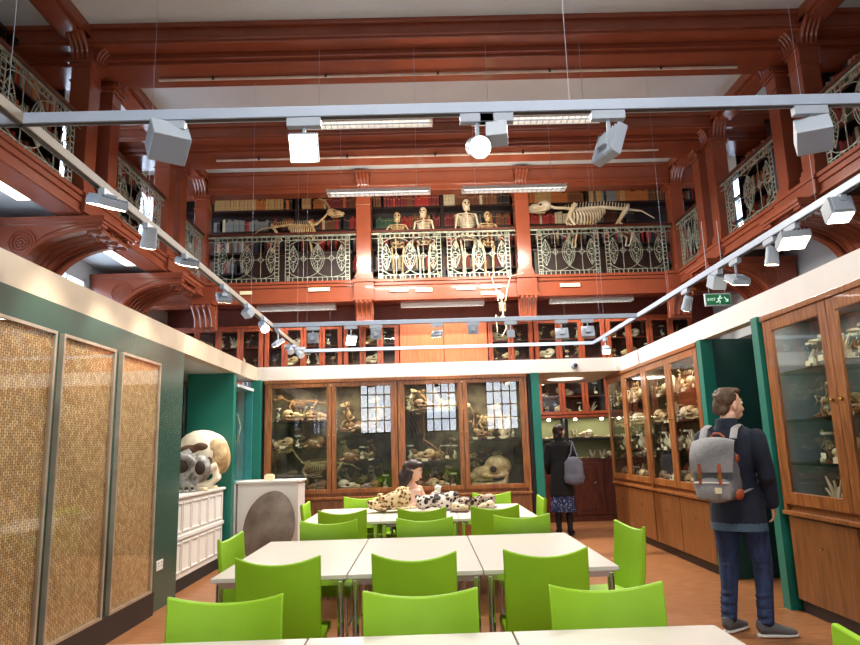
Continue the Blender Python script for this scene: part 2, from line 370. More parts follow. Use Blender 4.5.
# cantilever brackets with medallions under the side galleries
def bracket(y0, y1, s, label):
    X0 = OX0+.03 if s < 0 else OX1-.03
    L = (GX0-OX0+.22) if s < 0 else (OX1-GX1+.22)
    t = empty('gallery_bracket', (X0, y0, 0)); tag(t, label, 'bracket', 'curved brackets under the side galleries')
    zt = ZG-.02
    def pr(pts): return [(x*(-s), z) for x, z in pts]
    arc = [(L*(1-.62*math.cos(a)) - .38*L*0, 0) for a in (0,)]
    low = []
    for i in range(15):                      # concave sweep from the tip down to the wall, then a scroll foot
        a = PI/2*i/14
        low.append((.95*L-(L*.62)*math.sin(a), zt-.15-.5*(1-math.cos(a))))
    low += [(.33*L, zt-.7), (.3*L, zt-.74), (.2*L, zt-.77), (.08*L, zt-.85), (0, zt-1.0)]
    poly = [(0, zt), (L, zt), (L, zt-.12)]+low
    MB().prism(pr(poly), 'xz', 0, .14).prism(pr(poly), 'xz', y1-y0-.14, y1-y0).build('bracket_web', RED, t, bevel=.008)
    MB().prism(pr([(0, zt-.001), (L-.05, zt-.001), (L-.05, zt-.1)]+[(x-.03, z+.035) for x, z in low[:15]]+[(0, zt-.62)]), 'xz', .14, y1-y0-.14).build('curved_soffit', RED, t)
    m = MB()
    rim = [(L-.02, zt-.14)]+low
    m.tube([(-s*x, -.012, z) for x, z in rim], .024, 7); m.tube([(-s*x, -.006, z+.07) for x, z in rim[:16]], .012, 6)
    for q in (.25, .4, .55, .7, .85): m.tube([(-s*x, (y1-y0)*q, z-.004) for x, z in rim[3:15]], .014, 5)
    m.box((0, -.045, zt-.05), (-s*(L+.04), y1-y0+.04, zt-.005)); m.box((0, -.03, zt-.085), (-s*(L+.02), y1-y0+.02, zt-.05))
    m.build('rim_moulding', RED, t, smooth=True)
    m = MB(); mx, mz = -s*L*.34, zt-.3
    for rr, tt in ((.15, .016), (.115, .012), (.075, .014)):
        m.tube([(mx+rr*math.cos(2*PI*i/28), -.008, mz+rr*math.sin(2*PI*i/28)) for i in range(28)], tt, 6, closed=True)
    for i in range(8): a = 2*PI*i/8; m.ell((mx+.04*math.cos(a), -.012, mz+.04*math.sin(a)), (.016, .012, .016), n=7, m=5)
    m.ell((mx, -.014, mz), (.022, .02, .022), n=8, m=5)
    m.build('medallion', RED, t, smooth=True)
    m = MB()                                 # the fluted tip
    for i in range(4): yy = .08+(y1-y0-.16)*i/3; m.tube([(-s*(L-.02), yy, zt-.12), (-s*(L-.08), yy, zt-.17), (-s*(L-.17), yy, zt-.16), (-s*(L-.2), yy, zt-.2)], [.03, .034, .03, .02], 7)
    m.box((-s*(L-.03), .05, zt-.13), (-s*(L-.2), y1-y0-.05, zt-.17)); m.build('fluted_tip', RED, t, smooth=True)
for s, nm in ((-1, 'left'), (1, 'right')):
    bracket(7.4, 8.22, s, 'red curved bracket with round medallion under the %s gallery, front pair' % nm)
    bracket(9.95, 10.74, s, 'red curved bracket with round medallion under the %s gallery, back pair' % nm)

# ------------------------------------------------------------------ wrought iron railings (panel 1.1 x .86, in the xz plane)
def rail_panel_mb(W, H):
    m = MB(); q = .0062
    lad = .075
    def bar(a, b, r=q): m.tube([a, b], r, 4)
    for x in (-W/2, -W/2+lad, W/2-lad, W/2): bar((x, 0, 0), (x, 0, H), .0075)
    for z in (0, lad, H-lad, H): bar((-W/2, 0, z), (W/2, 0, z), .0075)
    n = int(H/.07)
    for sx in (-1, 1):
        for i in range(n): z = H*(i+.5)/n; m.cbox((sx*(W/2-lad/2), 0, z), (lad, .01, .013))
    n = int(W/.085)
    for zz in (lad/2, H-lad/2):
        for i in range(n): x = -W/2+W*(i+.5)/n; m.cbox((x, 0, zz), (.014, .01, lad)); 
    iw, ih = W/2-lad, H/2-lad; cz = H/2
    for cx in (-iw/2-.0, iw/2+.0):
        rx, rz = iw*.74, ih
        pts = []
        for i in range(26):
            a = 2*PI*i/26; x = cx+rx*math.cos(a); pts.append((max(-iw, min(iw, x)), .004, cz+rz*math.sin(a)))
        m.tube(pts, q, 4, closed=True)
        bar((cx, 0, lad), (cx, 0, H-lad))
        d = .055
        for k in range(4):
            a0, a1 = PI/2*k, PI/2*(k+1); bar((cx+d*math.cos(a0), -.004, cz+d*math.sin(a0)), (cx+d*math.cos(a1), -.004, cz+d*math.sin(a1)))
    for ex in (-iw*.86, 0, iw*.86):
        ew, eh = iw*.17, ih*.72
        L = [(ex-ew*math.cos(PI/2*t/5), 0, cz+eh*t/5) for t in range(-5, 6)]; Rr = [(ex+ew*math.cos(PI/2*t/5), 0, cz+eh*t/5) for t in range(-5, 6)]
        m.tube(L, q, 4); m.tube(Rr, q, 4)
        rr = ew*.62; m.tube([(ex+rr*math.cos(2*PI*i/12), 0, cz+rr*math.sin(2*PI*i/12)) for i in range(12)], q*1.3, 4, closed=True)
        for sg in (-1, 1):
            bar((ex, 0, cz+sg*rr), (ex, 0, cz+sg*eh))
            for t in (2, 3, 4):
                w1 = ew*math.cos(PI/2*t/5); zz = cz+sg*eh*t/5
                bar((ex-w1, 0, zz), (ex, 0, zz-sg*.06), .004); bar((ex+w1, 0, zz), (ex, 0, zz-sg*.06), .004)
    bar((-iw, 0, cz), (iw, 0, cz), .005)
    return m
PM = {}
def railing(p0, p1, n, label, group):
    v = Vector(p1)-Vector(p0); Ln = v.length; rz = math.atan2(v.y, v.x)
    t = empty('gallery_railing', p0, rz); tag(t, label, 'railing', group)
    H = .86; W = (Ln-.12*(n+1))/n; W = round(W, 3)
    for i in range(n):
        x = .12+W/2+i*(W+.12)
        if (W, H) not in PM: o = rail_panel_mb(W, H).build('railing_panel', RAILM, t); PM[(W, H)] = o.data
        else: o = bpy.data.objects.new('railing_panel', PM[(W, H)]); C.objects.link(o); o.parent = t
        o.location = (x, 0, .02)
    MB().box((0, -.012, .87), (Ln, .012, .9)).build('top_rail', RAILM, t)
    MB().box((0, -.04, .905), (Ln, .05, .95)).build('handrail', DARKWOOD, t, bevel=.012)
    for zz in (.02, .8): MB().box((0, -.006, zz-.006), (Ln, .006, zz+.006)).build('cross_rail', RAILM, t)
gr = 'iron railings around the gallery'
yr = GY+.06
railing((GX0+.02, yr, ZG1), (-1.17, yr, ZG1), 2, 'ornate iron railing of the back gallery, bay with the goat skeleton', gr)
railing((-.88, yr, ZG1), (1.78, yr, ZG1), 2, 'ornate iron railing of the back gallery, middle bay before four ape skeletons', gr)
railing((2.06, yr, ZG1), (GX1-.02, yr, ZG1), 2, 'ornate iron railing of the back gallery, bay with the large hoofed skeleton', gr)
for X, s, ang in ((GX0-.06, 'left', 0), (GX1+.06, 'right', 1)):
    segs = [(5.75, 7.36, 'nearest bay'), (8.26, 9.92, 'middle bay'), (10.78, 11.78, 'farthest bay by the corner')]
    for a, b, wh in segs:
        p0, p1 = ((X, a, ZG1), (X, b, ZG1)) if s == 'left' else ((X, b, ZG1), (X, a, ZG1))
        railing(p0, p1, 1, 'ornate iron railing of the %s gallery, %s' % (s, wh), gr)
# ------------------------------------------------------------------ bookcases of the back gallery
BY = 12.78
rows = [(6.17, 6.5), (5.73, 6.06), (5.3, 5.62), (4.88, 5.2), (4.48, 4.78)]
bays = [('left bay', GX0+.05, -1.13, 'left'), ('middle bay', -.92, 1.8, 'middle'), ('right bay', 2.03, GX1+.6, 'right')]
bc_x = [(OX0+.02, -2.45), (-2.45, -.95), (-.95, .47), (.47, 1.92), (1.92, 3.4), (3.4, OX1-.02)]
nm = ['far left corner', 'behind the goat skeleton', 'behind the small ape skeletons', 'behind the tall human skeleton', 'behind the head of the hoofed skeleton', 'behind the tail of the hoofed skeleton']
for (a, b_), n_ in zip(bc_x, nm):
    t = empty('bookcase', ((a+b_)/2, BY, ZG1)); tag(t, 'black-brown open bookcase on the back gallery, %s' % n_, 'bookcase', 'bookcases of the back gallery')
    w_ = (b_-a)/2
    m = MB(); m.box((-w_, .28, 0), (w_, .3, 2.12)); m.box((-w_, 0, 0), (-w_+.03, .28, 2.12)); m.box((w_-.03, 0, 0), (w_, .28, 2.12)); m.box((-w_, 0, 2.08), (w_, .28, 2.12)); m.build('case', BOOKWOOD, t)
    for z0, z1 in rows: bbx('shelf', (-w_+.03, 0, z0-ZG1-.04), (w_-.03, .28, z0-ZG1), BOOKWOOD, t)
BCOL = {'tan': (196, 150, 96), 'brown': (116, 66, 40), 'maroon': (118, 30, 34), 'red': (170, 40, 34), 'green': (44, 84, 62), 'cream': (206, 190, 156), 'grey': (128, 130, 128), 'black': (36, 32, 34), 'orange': (190, 104, 44)}
BM = {}
for k_, c in BCOL.items():
    BM[k_] = [mat('%s_book_cloth' % k_, c, 0.6, var=.12, scale=12)]
GOLD = mat('gilt_lettering', (176, 140, 84), 0.5)
def book_mesh(k_, h, w_, d):
    m = MB(); m.cur = 0
    m.box((-w_/2, 0, 0), (w_/2, .012, h)); m.box((-w_/2, 0, 0), (-w_/2+.003, d, h)); m.box((w_/2-.003, 0, 0), (w_/2, d, h))
    m.cur = 1; m.box((-w_/2+.003, .012, .006), (w_/2-.003, d-.008, h-.006))
    m.cur = 2; m.box((-w_/2+.008, -.0008, h*.74), (w_/2-.008, .002, h*.79)); m.box((-w_/2+.008, -.0008, h*.14), (w_/2-.008, .002, h*.16))
    return m
BMESH = {}
def book(k_, v, w_, x, y, z, lean=0):
    key = (k_, v, w_)
    if key not in BMESH:
        o = book_mesh(k_, [.24, .27, .215, .255][v], w_, .19).build('book', [BM[k_][0], MATS['cream_book_cloth'], GOLD]); BMESH[key] = o.data
    else: o = bpy.data.objects.new('book', BMESH[key]); C.objects.link(o)
    o.location = (x, y, z)
    if lean: o.rotation_euler = (0, lean, 0)
    return o
# colour runs read from the photograph, left to right, for the two shelves above the handrail
runs0 = {0: ['tan', 'tan', 'orange', 'tan', 'black', 'tan', 'orange', 'maroon', 'maroon', 'brown'], 1: ['brown', 'maroon', 'maroon', 'red', 'maroon', 'cream', 'brown', 'brown', 'brown', 'black'], 2: ['orange', 'tan', 'orange', 'brown', 'tan', 'grey', 'orange', 'orange', 'brown', 'black']}
runs1 = {0: ['grey', 'grey', 'grey', 'black', 'brown', 'black', 'maroon', 'brown', 'black', 'red'], 1: ['green', 'green', 'red', 'brown', 'maroon', 'maroon', 'cream', 'grey', 'black', 'brown'], 2: ['red', 'red', 'cream', 'brown', 'grey', 'brown', 'black', 'grey', 'grey', 'black']}
ordn = lambda n: ['zeroth', 'first', 'second', 'third', 'fourth', 'fifth', 'sixth', 'seventh', 'eighth', 'ninth', 'tenth', 'eleventh', 'twelfth', 'thirteenth', 'fourteenth', 'fifteenth', 'sixteenth', 'seventeenth', 'eighteenth', 'nineteenth', 'twentieth'][n] if n <= 20 else (['twenty', 'thirty', 'forty', 'fifty', 'sixty'][n//10-2]+('-'+ordn(n % 10) if n % 10 else '')).replace('twenty', 'twenty' if n % 10 else 'twentieth').replace('thirty', 'thirty' if n % 10 else 'thirtieth').replace('forty', 'forty' if n % 10 else 'fortieth').replace('fifty', 'fifty' if n % 10 else 'fiftieth').replace('sixty', 'sixty' if n % 10 else 'sixtieth')
rb = random.Random(3); total = 0
for ri, runs in ((0, runs0), (1, runs1)):
    z = rows[ri][0]
    for bi, (bn, x0, x1, _) in enumerate(bays):
        x = max(x0-.25, OX0+.08); cnt = 0
        while x < x1 and total < 300:
            w_ = rb.choice([.045, .052, .06]); fr = (x-x0)/(x1-x0)
            if any(abs(x+w_/2-e) < .035+w_/2 for ab in bc_x for e in ab): x += .02; continue
            if rb.random() < .025: x += .05; continue
            k_ = runs[bi][max(0, min(9, int(fr*10)))]
            if rb.random() < .12: k_ = rb.choice(list(BCOL))
            v = rb.choice([0, 1, 2, 3]) if k_ != 'tan' else 3
            cnt += 1
            o = book(k_, v, w_, x+w_/2, BY+.03+rb.random()*.02, z)
            ends = {'left bay': 'counting from the left corner column', 'middle bay': 'counting rightwards between the middle columns', 'right bay': 'counting from the right middle column'}[bn]
            tag(o, '%s %s book on the %s gallery shelf, %s, %s' % (ordn(cnt), k_, ['top', 'second'][ri], bn, ends), 'book', 'books on the two high gallery shelves')
            x += w_+.003; total += 1
# the rest of the library behind the railing: one mass of books
m = MB(); cols = list(BCOL)
for z0, z1 in rows[2:]+[rows[0], rows[1]]:
    xs0 = OX0+.08 if z0 < 5.65 else 5.42
    x = xs0
    while x < OX1-.1:
        w_ = rb.choice([.04, .05, .06, .035])
        if any(abs(x+w_/2-e) < .035+w_/2 for ab in bc_x for e in ab): x += .02; continue
        m.cur = rb.choice([cols.index(c) for c in ('black', 'brown', 'maroon', 'grey', 'brown', 'black', 'cream', 'red')])
        if rb.random() > .15: m.box((x, BY+.03+rb.random()*.02, z0), (x+w_-.002, BY+.24, z0+rb.choice([.2, .23, .26])))
        x += w_
tag(m.build('books', [BM[c][0] for c in cols]), 'rows of dark old books on the low shelves behind the back railing', 'books', kind='stuff')
# dark bookcases lining the side galleries, full height
for X, s, sg, ys in ((OX0, 'left', 1, [(4.0, 5.6), (5.7, 7.1), (7.2, 8.4), (9.8, 10.9)]), (OX1, 'right', -1, [(4.0, 5.6), (5.7, 7.1), (7.2, 8.4), (9.8, 10.9)])):
    for i, (a, b_) in enumerate(ys):
        t = empty('bookcase', (X, (a+b_)/2, ZG1)); tag(t, 'tall black-brown bookcase on the %s gallery, %s from the front' % (s, ordn(i+1)), 'bookcase', 'bookcases of the side galleries')
        h = (b_-a)/2; x1 = sg*.3
        mm = MB(); mm.box((0, -h, 0), (sg*.03, h, 1.95)); mm.box((0, -h, 0), (x1, -h+.03, 1.95)); mm.box((0, h-.03, 0), (x1, h, 1.95)); mm.box((0, -h, 1.9), (x1, h, 1.95)); mm.build('case', BOOKWOOD, t)
        for z in (.05, .5, .95, 1.4):
            bbx('shelf', (sg*.03, -h+.03, z-.03), (x1, h-.03, z), BOOKWOOD, t)
        mm = MB()
        for z in (.05, .5, .95, 1.4):
            y = -h+.05
            while y < h-.09:
                w_ = rb.choice([.04, .055]); mm.cur = rb.randrange(len(cols))
                mm.box((sg*.05, y, z), (sg*.26, y+w_-.002, z+rb.choice([.25, .3, .33]))); y += w_
        tag(mm.build('books', [BM[c][0] for c in cols], loc=(X, (a+b_)/2, ZG1+.001)), 'rows of books filling the %s bookcase of the %s gallery' % (ordn(i+1), s), 'books', kind='stuff')

# ------------------------------------------------------------------ suspended white fascia around the room
m = MB(); m.box((XL-.12, 0.6, ZF0), (XL, YB+.12, ZF1)); struct(m.build('trim_13', mat('cream_fascia_paint', (196, 180, 158), .4, var=.03)))
m = MB(); m.box((XL, YB, ZF0), (XR+.12, YB+.12, ZF1)); struct(m.build('trim_14', WHITE))
m = MB(); m.box((XR, 0.6, ZF0), (XR+.12, YB, ZF1)); struct(m.build('trim_15', WHITE))
# left partition wall
m = MB(); m.box((XL-.14, .6, 0), (XL, 7.05, ZF0)); struct(m.build('wall_partition', TEALD))
m = MB(); m.box((XL, .6, 0), (XL+.035, 6.41, .2)); struct(m.build('baseboard_left', SLATE))
# recess behind it
struct(bbx('wall_recess', (-3.16, 9.0, 0), (XL-.02, 9.12, ZF0), TEAL))
struct(bbx('wall_recess_left', (-3.62, 7.05, 0), (-3.5, 10.2, ZF0), mat('recess_back_wall', (122, 104, 62), .6)))
struct(bbx('trim_16', (-3.5, 7.05, ZF0), (XL-.12, 10.2, ZF0+.06), LGREY))
struct(bbx('trim_17', (XL-.06, YB-.09, 0), (XL+.09, YB+.02, ZF0), TEAL))
struct(bbx('trim_18', (1.63, YB-.03, 0), (1.75, YB+.12, ZF0), TEAL))
struct(bbx('trim_19', (1.75, YB+.12, ZF0), (XR+.02, 12.05, ZF0+.06), CEIL))
struct(bbx('trim_20', (XR-.05, 5.84, 0), (XR+.1, 5.95, ZF0), TEAL))
struct(bbx('trim_21', (XR-.03, 7.13, 0), (XR+.1, 7.24, ZF0), TEAL))
struct(bbx('wall_doorway_back', (XR+.1, 7.14, 0), (3.75, 7.24, ZF0), mat('deep_teal_paint', (8, 52, 50), .5, var=.05)))
struct(bbx('wall_doorway_front', (XR+.1, 5.84, 0), (3.75, 5.94, ZF0), MATS['deep_teal_paint']))
d = bbx('door_1', (3.6, 5.95, .01), (3.66, 7.13, ZF0-.02), MATS['deep_teal_paint'], bevel=.006); struct(d)
m = MB(); m.box((3.585, 6.93, .42), (3.6, 7.0, .62)); m.tube([(3.58, 6.965, .53), (3.54, 6.965, .53), (3.54, 6.84, .53)], .011, 8); m.build('door_handle', CHROME, d)
# downlight in the soffit over the niche
t = empty('round_ceiling_light', (2.33, 10.95, ZF0)); tag(t, 'round white flush light in the soffit over the corner niche', 'ceiling light')
MB().lathe([(0.001, -.03), (.3, -.03), (.33, -.022), (.34, 0)], n=40).build('rim', WHITE, t, smooth=True)
MB().lathe([(0.001, -.034), (.29, -.034), (.29, -.03)], n=40).build('diffuser', emit('soft_diffuser', (255, 244, 225), 1.4), t)
# skirting and side wall closing the cabinets' backs
struct(bbx('wall_right_backing', (3.62, 7.24, 0), (3.7, 11.1, ZF0+.06), SLATE))
struct(bbx('wall_right_front_backing', (3.62, 1.6, 0), (3.7, 5.84, ZF0+.06), SLATE))

# framed glazed panels on the partition
def weave_mat():
    m = bpy.data.materials.new('woven_straw_mosaic'); m.use_nodes = True; nt = m.node_tree; N = nt.nodes; L = nt.links; b = N['Principled BSDF']
    tc = N.new('ShaderNodeTexCoord'); sep = N.new('ShaderNodeSeparateXYZ'); cmb = N.new('ShaderNodeCombineXYZ')
    L.new(tc.outputs['Object'], sep.inputs[0]); L.new(sep.outputs['Z'], cmb.inputs['X']); L.new(sep.outputs['Y'], cmb.inputs['Y'])
    ns = N.new('ShaderNodeTexNoise'); ns.inputs['Scale'].default_value = 9; L.new(cmb.outputs[0], ns.inputs['Vector'])
    ad = N.new('ShaderNodeMixRGB'); ad.blend_type = 'ADD'; ad.inputs['Fac'].default_value = .012; L.new(cmb.outputs[0], ad.inputs[1]); L.new(ns.outputs['Color'], ad.inputs[2])
    br = N.new('ShaderNodeTexBrick'); L.new(ad.outputs[0], br.inputs['Vector'])
    br.inputs['Scale'].default_value = 1; br.inputs['Brick Width'].default_value = .034; br.inputs['Row Height'].default_value = .023; br.inputs['Mortar Size'].default_value = .0026; br.inputs['Mortar Smooth'].default_value = .4
    br.inputs['Color1'].default_value = (*lin((228, 198, 150)), 1); br.inputs['Color2'].default_value = (*lin((186, 144, 92)), 1); br.inputs['Mortar'].default_value = (*lin((112, 80, 48)), 1)
    L.new(br.outputs['Color'], b.inputs['Base Color']); b.inputs['Roughness'].default_value = .45
    bp = N.new('ShaderNodeBump'); bp.inputs['Strength'].default_value = .6; bp.inputs['Distance'].default_value = .01; bp.invert = True
    L.new(br.outputs['Fac'], bp.inputs['Height']); L.new(bp.outputs['Normal'], b.inputs['Normal'])
    return m
WEAVE = weave_mat(); SILV = mat('champagne_aluminium', (200, 188, 170), .3, metal=.6)
PGL = glass_mat('panel_glass', (.97, .97, .96), ior=1.5)
for i, (a, b_, lab) in enumerate(((3.7, 4.53, 'tall glazed straw-mosaic panel at the left edge, nearest of the three'), (4.62, 5.42, 'tall glazed straw-mosaic panel, middle of the three on the green partition'), (5.54, 6.36, 'tall glazed straw-mosaic panel, farthest of the three and next to the socket'))):
    t = empty('glazed_mosaic_panel', (XL, a, .2)); tag(t, lab, 'wall panel', 'three glazed mosaic panels on the green wall')
    w_ = b_-a; h = 2.07; f = .022
    m = MB(); m.box((0, 0, 0), (.035, w_, f)); m.box((0, 0, h-f), (.035, w_, h)); m.box((0, 0, f), (.035, f, h-f)); m.box((0, w_-f, f), (.035, w_, h-f)); m.build('frame', SILV, t)
    # relief of rounded straw ends in columns
    MB().box((.001, f, f), (.012, w_-f, h-f)).build('mosaic', WEAVE, t)
    MB().box((.024, f, f), (.028, w_-f, h-f)).build('glass', PGL, t)
m = empty('wall_socket', (XL, 6.6, .4)); tag(m, 'small white double power socket low on the green partition', 'socket')
MB().box((0, -.075, -.045), (.008, .075, .045)).build('plate', WHITE, m, bevel=.003)
for y in (-.035, .035): MB().box((.008, y-.006, .015), (.0095, y+.006, .03)).box((.008, y-.013, -.012), (.0095, y-.006, -.004)).box((.008, y+.006, -.012), (.0095, y+.013, -.004)).build('pin_holes', BLACK, m)

# ------------------------------------------------------------------ white panelled counter in the left recess
t = empty('panelled_counter', (-2.62, 7.12, 0)); tag(t, 'long white panelled counter in the left recess, under the big skulls', 'counter')
Lc = 1.78
MB().box((-.8, 0, .13), (0, Lc, .955)).build('body', WHITE, t, bevel=.004)
MB().box((-.8, 0, .955), (.03, Lc+.01, .985)).build('worktop', WHITE, t, bevel=.005)
MB().box((-.78, .02, 0), (.0, Lc, .13)).build('plinth', BLACK, t)
for i in range(6):
    y0 = .04+i*(Lc-.08)/6; y1 = y0+(Lc-.08)/6-.03
    for z0, z1 in ((.19, .5), (.6, .91)):
        m = MB(); e = .018
        m.box((0, y0, z0), (.012, y1, z0+e)); m.box((0, y0, z1-e), (.012, y1, z1)); m.box((0, y0, z0+e), (.012, y0+e, z1-e)); m.box((0, y1-e, z0+e), (.012, y1, z1-e))
        m.build('panel_moulding', WHITE, t, bevel=.003)
m = MB(); m.box((0, 0, .53), (.02, Lc, .57)); m.build('rail', WHITE, t, bevel=.004)
# white plinth case in front of it
t = empty('white_plinth_case', (-2.06, 9.45, 0)); tag(t, 'white box plinth standing left of the wooden cabinets', 'plinth')
MB().box((-.46, -.25, .0), (.35, .25, 1.0)).build('body', WHITE, t, bevel=.006)
MB().box((-.475, -.27, 1.0), (.37, .27, 1.03)).build('top', WHITE, t, bevel=.004)
MB().lathe([(0.001, -.012), (.012, -.012), (.012, 0)], (.2, -.25, .78), 12, 'y').build('lock', CHROME, t)
o = MB().box((-.06, -.05, 0), (.06, .05, .07)).box((-.045, -.035, .07), (.045, .035, .085)).build('small_carton', CARD, None, bevel=.004, loc=(-2.12, 9.3, 1.031)); tag(o, 'small cream carton on top of the white plinth', 'box')
# big dark oval shell leaning on it
SHELL = mat('dark_brown_hide', (112, 98, 84), .6, col2=(76, 64, 54), scale=4, bump=.15)
m = MB(); n = 36; rg = 7; vs = []; fs = []
for k_ in (0, 1):
    for j in range(rg+1):
        for i in range(n):
            a = 2*PI*i/n; r = j/rg; rx = .325*(1+.1*math.cos(a)); rz = .44*(1+.07*math.sin(2*a)+.05*math.sin(a))
            x, z = r*rx*math.cos(a), r*rz*math.sin(a)
            y = -.075*(1-r*r)-.012*math.exp(-((x+.15+z*.15)/.03)**2)*(1-r)**.3 if j < rg else 0
            vs.append((x, y+(.02 if k_ else 0), z))
o_ = (rg+1)*n
for k_ in (0, 1):
    for j in range(rg):
        for i in range(n):
            q_ = (k_*o_+j*n+i, k_*o_+j*n+(i+1) % n, k_*o_+(j+1)*n+(i+1) % n, k_*o_+(j+1)*n+i); fs.append(q_ if k_ == 0 else q_[::-1])
for i in range(n): fs.append((rg*n+i, rg*n+(i+1) % n, o_+rg*n+(i+1) % n, o_+rg*n+i))
m.add(vs, fs); o = m.build('oval_hide_panel', SHELL, None, smooth=True)
o.location = (-2.04, 8.82, .47); o.rotation_euler = (R(-14), R(8), 0)
tag(o, 'large dark brown oval domed panel leaning against the white plinth', 'panel')
# curtain and little lamp glimpsed past the partition
t = empty('striped_curtain', (-3.46, 9.5, 1.45), -PI/2); tag(t, 'grey and white striped curtain at the back of the left recess', 'curtain')
for i in range(9):
    m = MB(); y = .045*i; m.tube([(0, y, 0), (.01, y+.005, .3), (0, y, .9)], [.022, .025, .022], 8)
    m.build('fold', [mat('pale_grey_cloth', (200, 204, 214), .8), mat('charcoal_cloth', (40, 38, 48), .8)][i % 2], t, smooth=True)
t = empty('table_lamp', (-3.3, 8.88, .985)); tag(t, 'small brass table lamp with pale shade behind the big skulls', 'lamp')
MB().lathe([(.06, 0), (.06, .01), (.012, .03), (.01, .3)], n=14).build('stand', GILT, t, smooth=True)
MB().lathe([(.075, .28), (.07, .29), (.03, .36), (.03, .355), (.065, .285)], n=16).build('lamp_shade', WHITE, t, smooth=True)
# glazed corner case beyond the recess with a pale skeleton
t = empty('corner_glass_case', (-2.78, 9.58, 0)); tag(t, 'narrow glass case in the left corner holding a pale standing skeleton', 'display case')
MB().box((-.24, -.42, 0), (.24, .42, 1.0)).build('base', WHITE, t, bevel=.004)
m = MB(); m.box((-.24, -.42, 1.0), (-.235, .42, 2.3)); m.box((.235, -.42, 1.0), (.24, .42, 2.3)); m.box((-.24, -.42, 1.0), (.24, -.415, 2.3)); m.build('glass', glass_mat('blue_case_glass', (.72, .9, .92)), t)
MB().box((-.24, .4, 1.0), (.24, .42, 2.3)).build('back_panel', mat('aqua_case_lining', (120, 190, 190), .6), t)
MB().box((-.25, -.43, 2.3), (.25, .43, 2.34)).build('lid', LGREY, t)
# ------------------------------------------------------------------ glazed display cabinets
# local frame: x along the front, front face at y=0, body towards +y
def frame_door(t, x0, x1, z0, z1, m_, knob_side, th=.03, st=.065, dd=None, knob=True):
    d = MB(); d.box((x0, -th, z0), (x0+st, 0, z1)); d.box((x1-st, -th, z0), (x1, 0, z1)); d.box((x0+st, -th, z0), (x1-st, 0, z0+st)); d.box((x0+st, -th, z1-st), (x1-st, 0, z1))
    o = d.build('door', m_, t, bevel=.005)
    MB().box((x0+st-.004, -.018, z0+st-.004), (x1-st+.004, -.014, z1-st+.004)).build('glass', GLASS, o)
    if knob:
        kx = x1-st/2 if knob_side > 0 else x0+st/2; kz = z0+(z1-z0)*.52
        MB().lathe([(0.001, -.058), (.011, -.055), (.013, -.046), (.006, -.04), (.006, -.03), (.014, -.03)], (kx, 0, kz), 10, 'y').build('knob', GILT, o, smooth=True)
    return o
def cabinet(label, loc, rz, doors, depth, zs, wood, lining, shelves, lower=True, group=None, name='display_cabinet', st=.065, lowdoors=None, light=6, knob=True, shelf_mat=None, post=0.05):
    """doors: list of (x0,x1); zs = (base, glass bottom, top)"""
    t = empty(name, loc, rz); tag(t, label, 'cabinet', group)
    z0, zg, z1 = zs; xa, xb = doors[0][0]-post, doors[-1][1]+post
    m = MB(); m.box((xa, 0, zg-.06), (xa+.03, depth, z1)); m.box((xb-.03, 0, zg-.06), (xb, depth, z1)); m.box((xa, 0, z1-.04), (xb, depth, z1)); m.box((xa, 0, zg-.06), (xb, depth, zg))
    m.box((xa, -.03, zg-.06), (doors[0][0], 0, z1)); m.box((doors[-1][1], -.03, zg-.06), (xb, 0, z1))
    m.build('carcass', wood, t, bevel=.004)
    bbx('back_panel', (xa+.03, depth-.02, zg), (xb-.03, depth, z1-.04), lining, t)
    for lx in (xa+.03, xb-.036): bbx('side_lining', (lx, .0, zg), (lx+.006, depth-.02, z1-.04), lining, t)
    if lower:
        m = MB(); m.box((xa, 0, z0+.1), (xb, depth, zg-.06)); m.build('base_cupboard', wood, t, bevel=.004)
        MB().box((xa, .03, z0), (xb, depth, z0+.1)).build('plinth', SLATE, t)
        MB().box((xa-.01, -.045, zg-.085), (xb+.01, 0, zg-.05)).build('sill_moulding', wood, t, bevel=.006)
        for (a, b_) in (lowdoors or doors):
            o = MB().box((a+.006, -.02, z0+.11), (b_-.006, 0, zg-.1)).build('cupboard_door', WOODD if wood is WOOD else wood, t, bevel=.004)
            MB().lathe([(0.001, -.048), (.012, -.045), (.012, -.036), (.006, -.03), (.006, -.02)], ((a+b_)/2, 0, zg-.3), 10, 'y').build('knob', CHROME, o, smooth=True)
    else: MB().box((xa-.01, -.045, zg-.07), (xb+.01, 0, zg-.02)).build('sill_moulding', wood, t, bevel=.006)
    MB().box((xa-.01, -.045, z1-.03), (xb+.01, 0, z1+.02)).build('cornice', wood, t, bevel=.006)
    for i, (a, b_) in enumerate(doors): frame_door(t, a, b_, zg, z1-.03, wood, 1 if i % 2 == 0 else -1, st=st, knob=knob)
    for (a, b_, z) in shelves: bbx('shelf', (a, .03, z-.022), (b_, depth-.03, z), shelf_mat or SHELFG, t)
    return t
gb = 'varnished wooden display cabinets along the back'
c1 = cabinet('varnished wooden two-door cabinet of skeletons, left half of the back row', (-1.39, YB, 0), 0, [(-.96, -.005), (.005, .95)], .62, (0, .78, 2.44), WOOD, OLIVE, [(-.95, -.02, 1.85), (-.95, -.02, 1.45), (.0, .95, 1.66), (.0, .95, 1.24)], group=gb, post=.035)
c2 = cabinet('varnished wooden two-door cabinet of skeletons, right half of the back row', (.585, YB, 0), 0, [(-.94, -.005), (.005, .93)], .62, (0, .78, 2.44), WOOD, OLIVE, [(-.94, -.02, 1.95), (-.94, -.02, 1.2), (.0, .93, 1.5)], group=gb, post=.04)
struct(bbx('trim_22', (-2.45, YB+.1, 0), (-2.385, YB+.62, ZF0), SLATE)); struct(bbx('trim_23', (1.58, YB+.06, 0), (1.63, YB+.6, ZF0), SLATE))
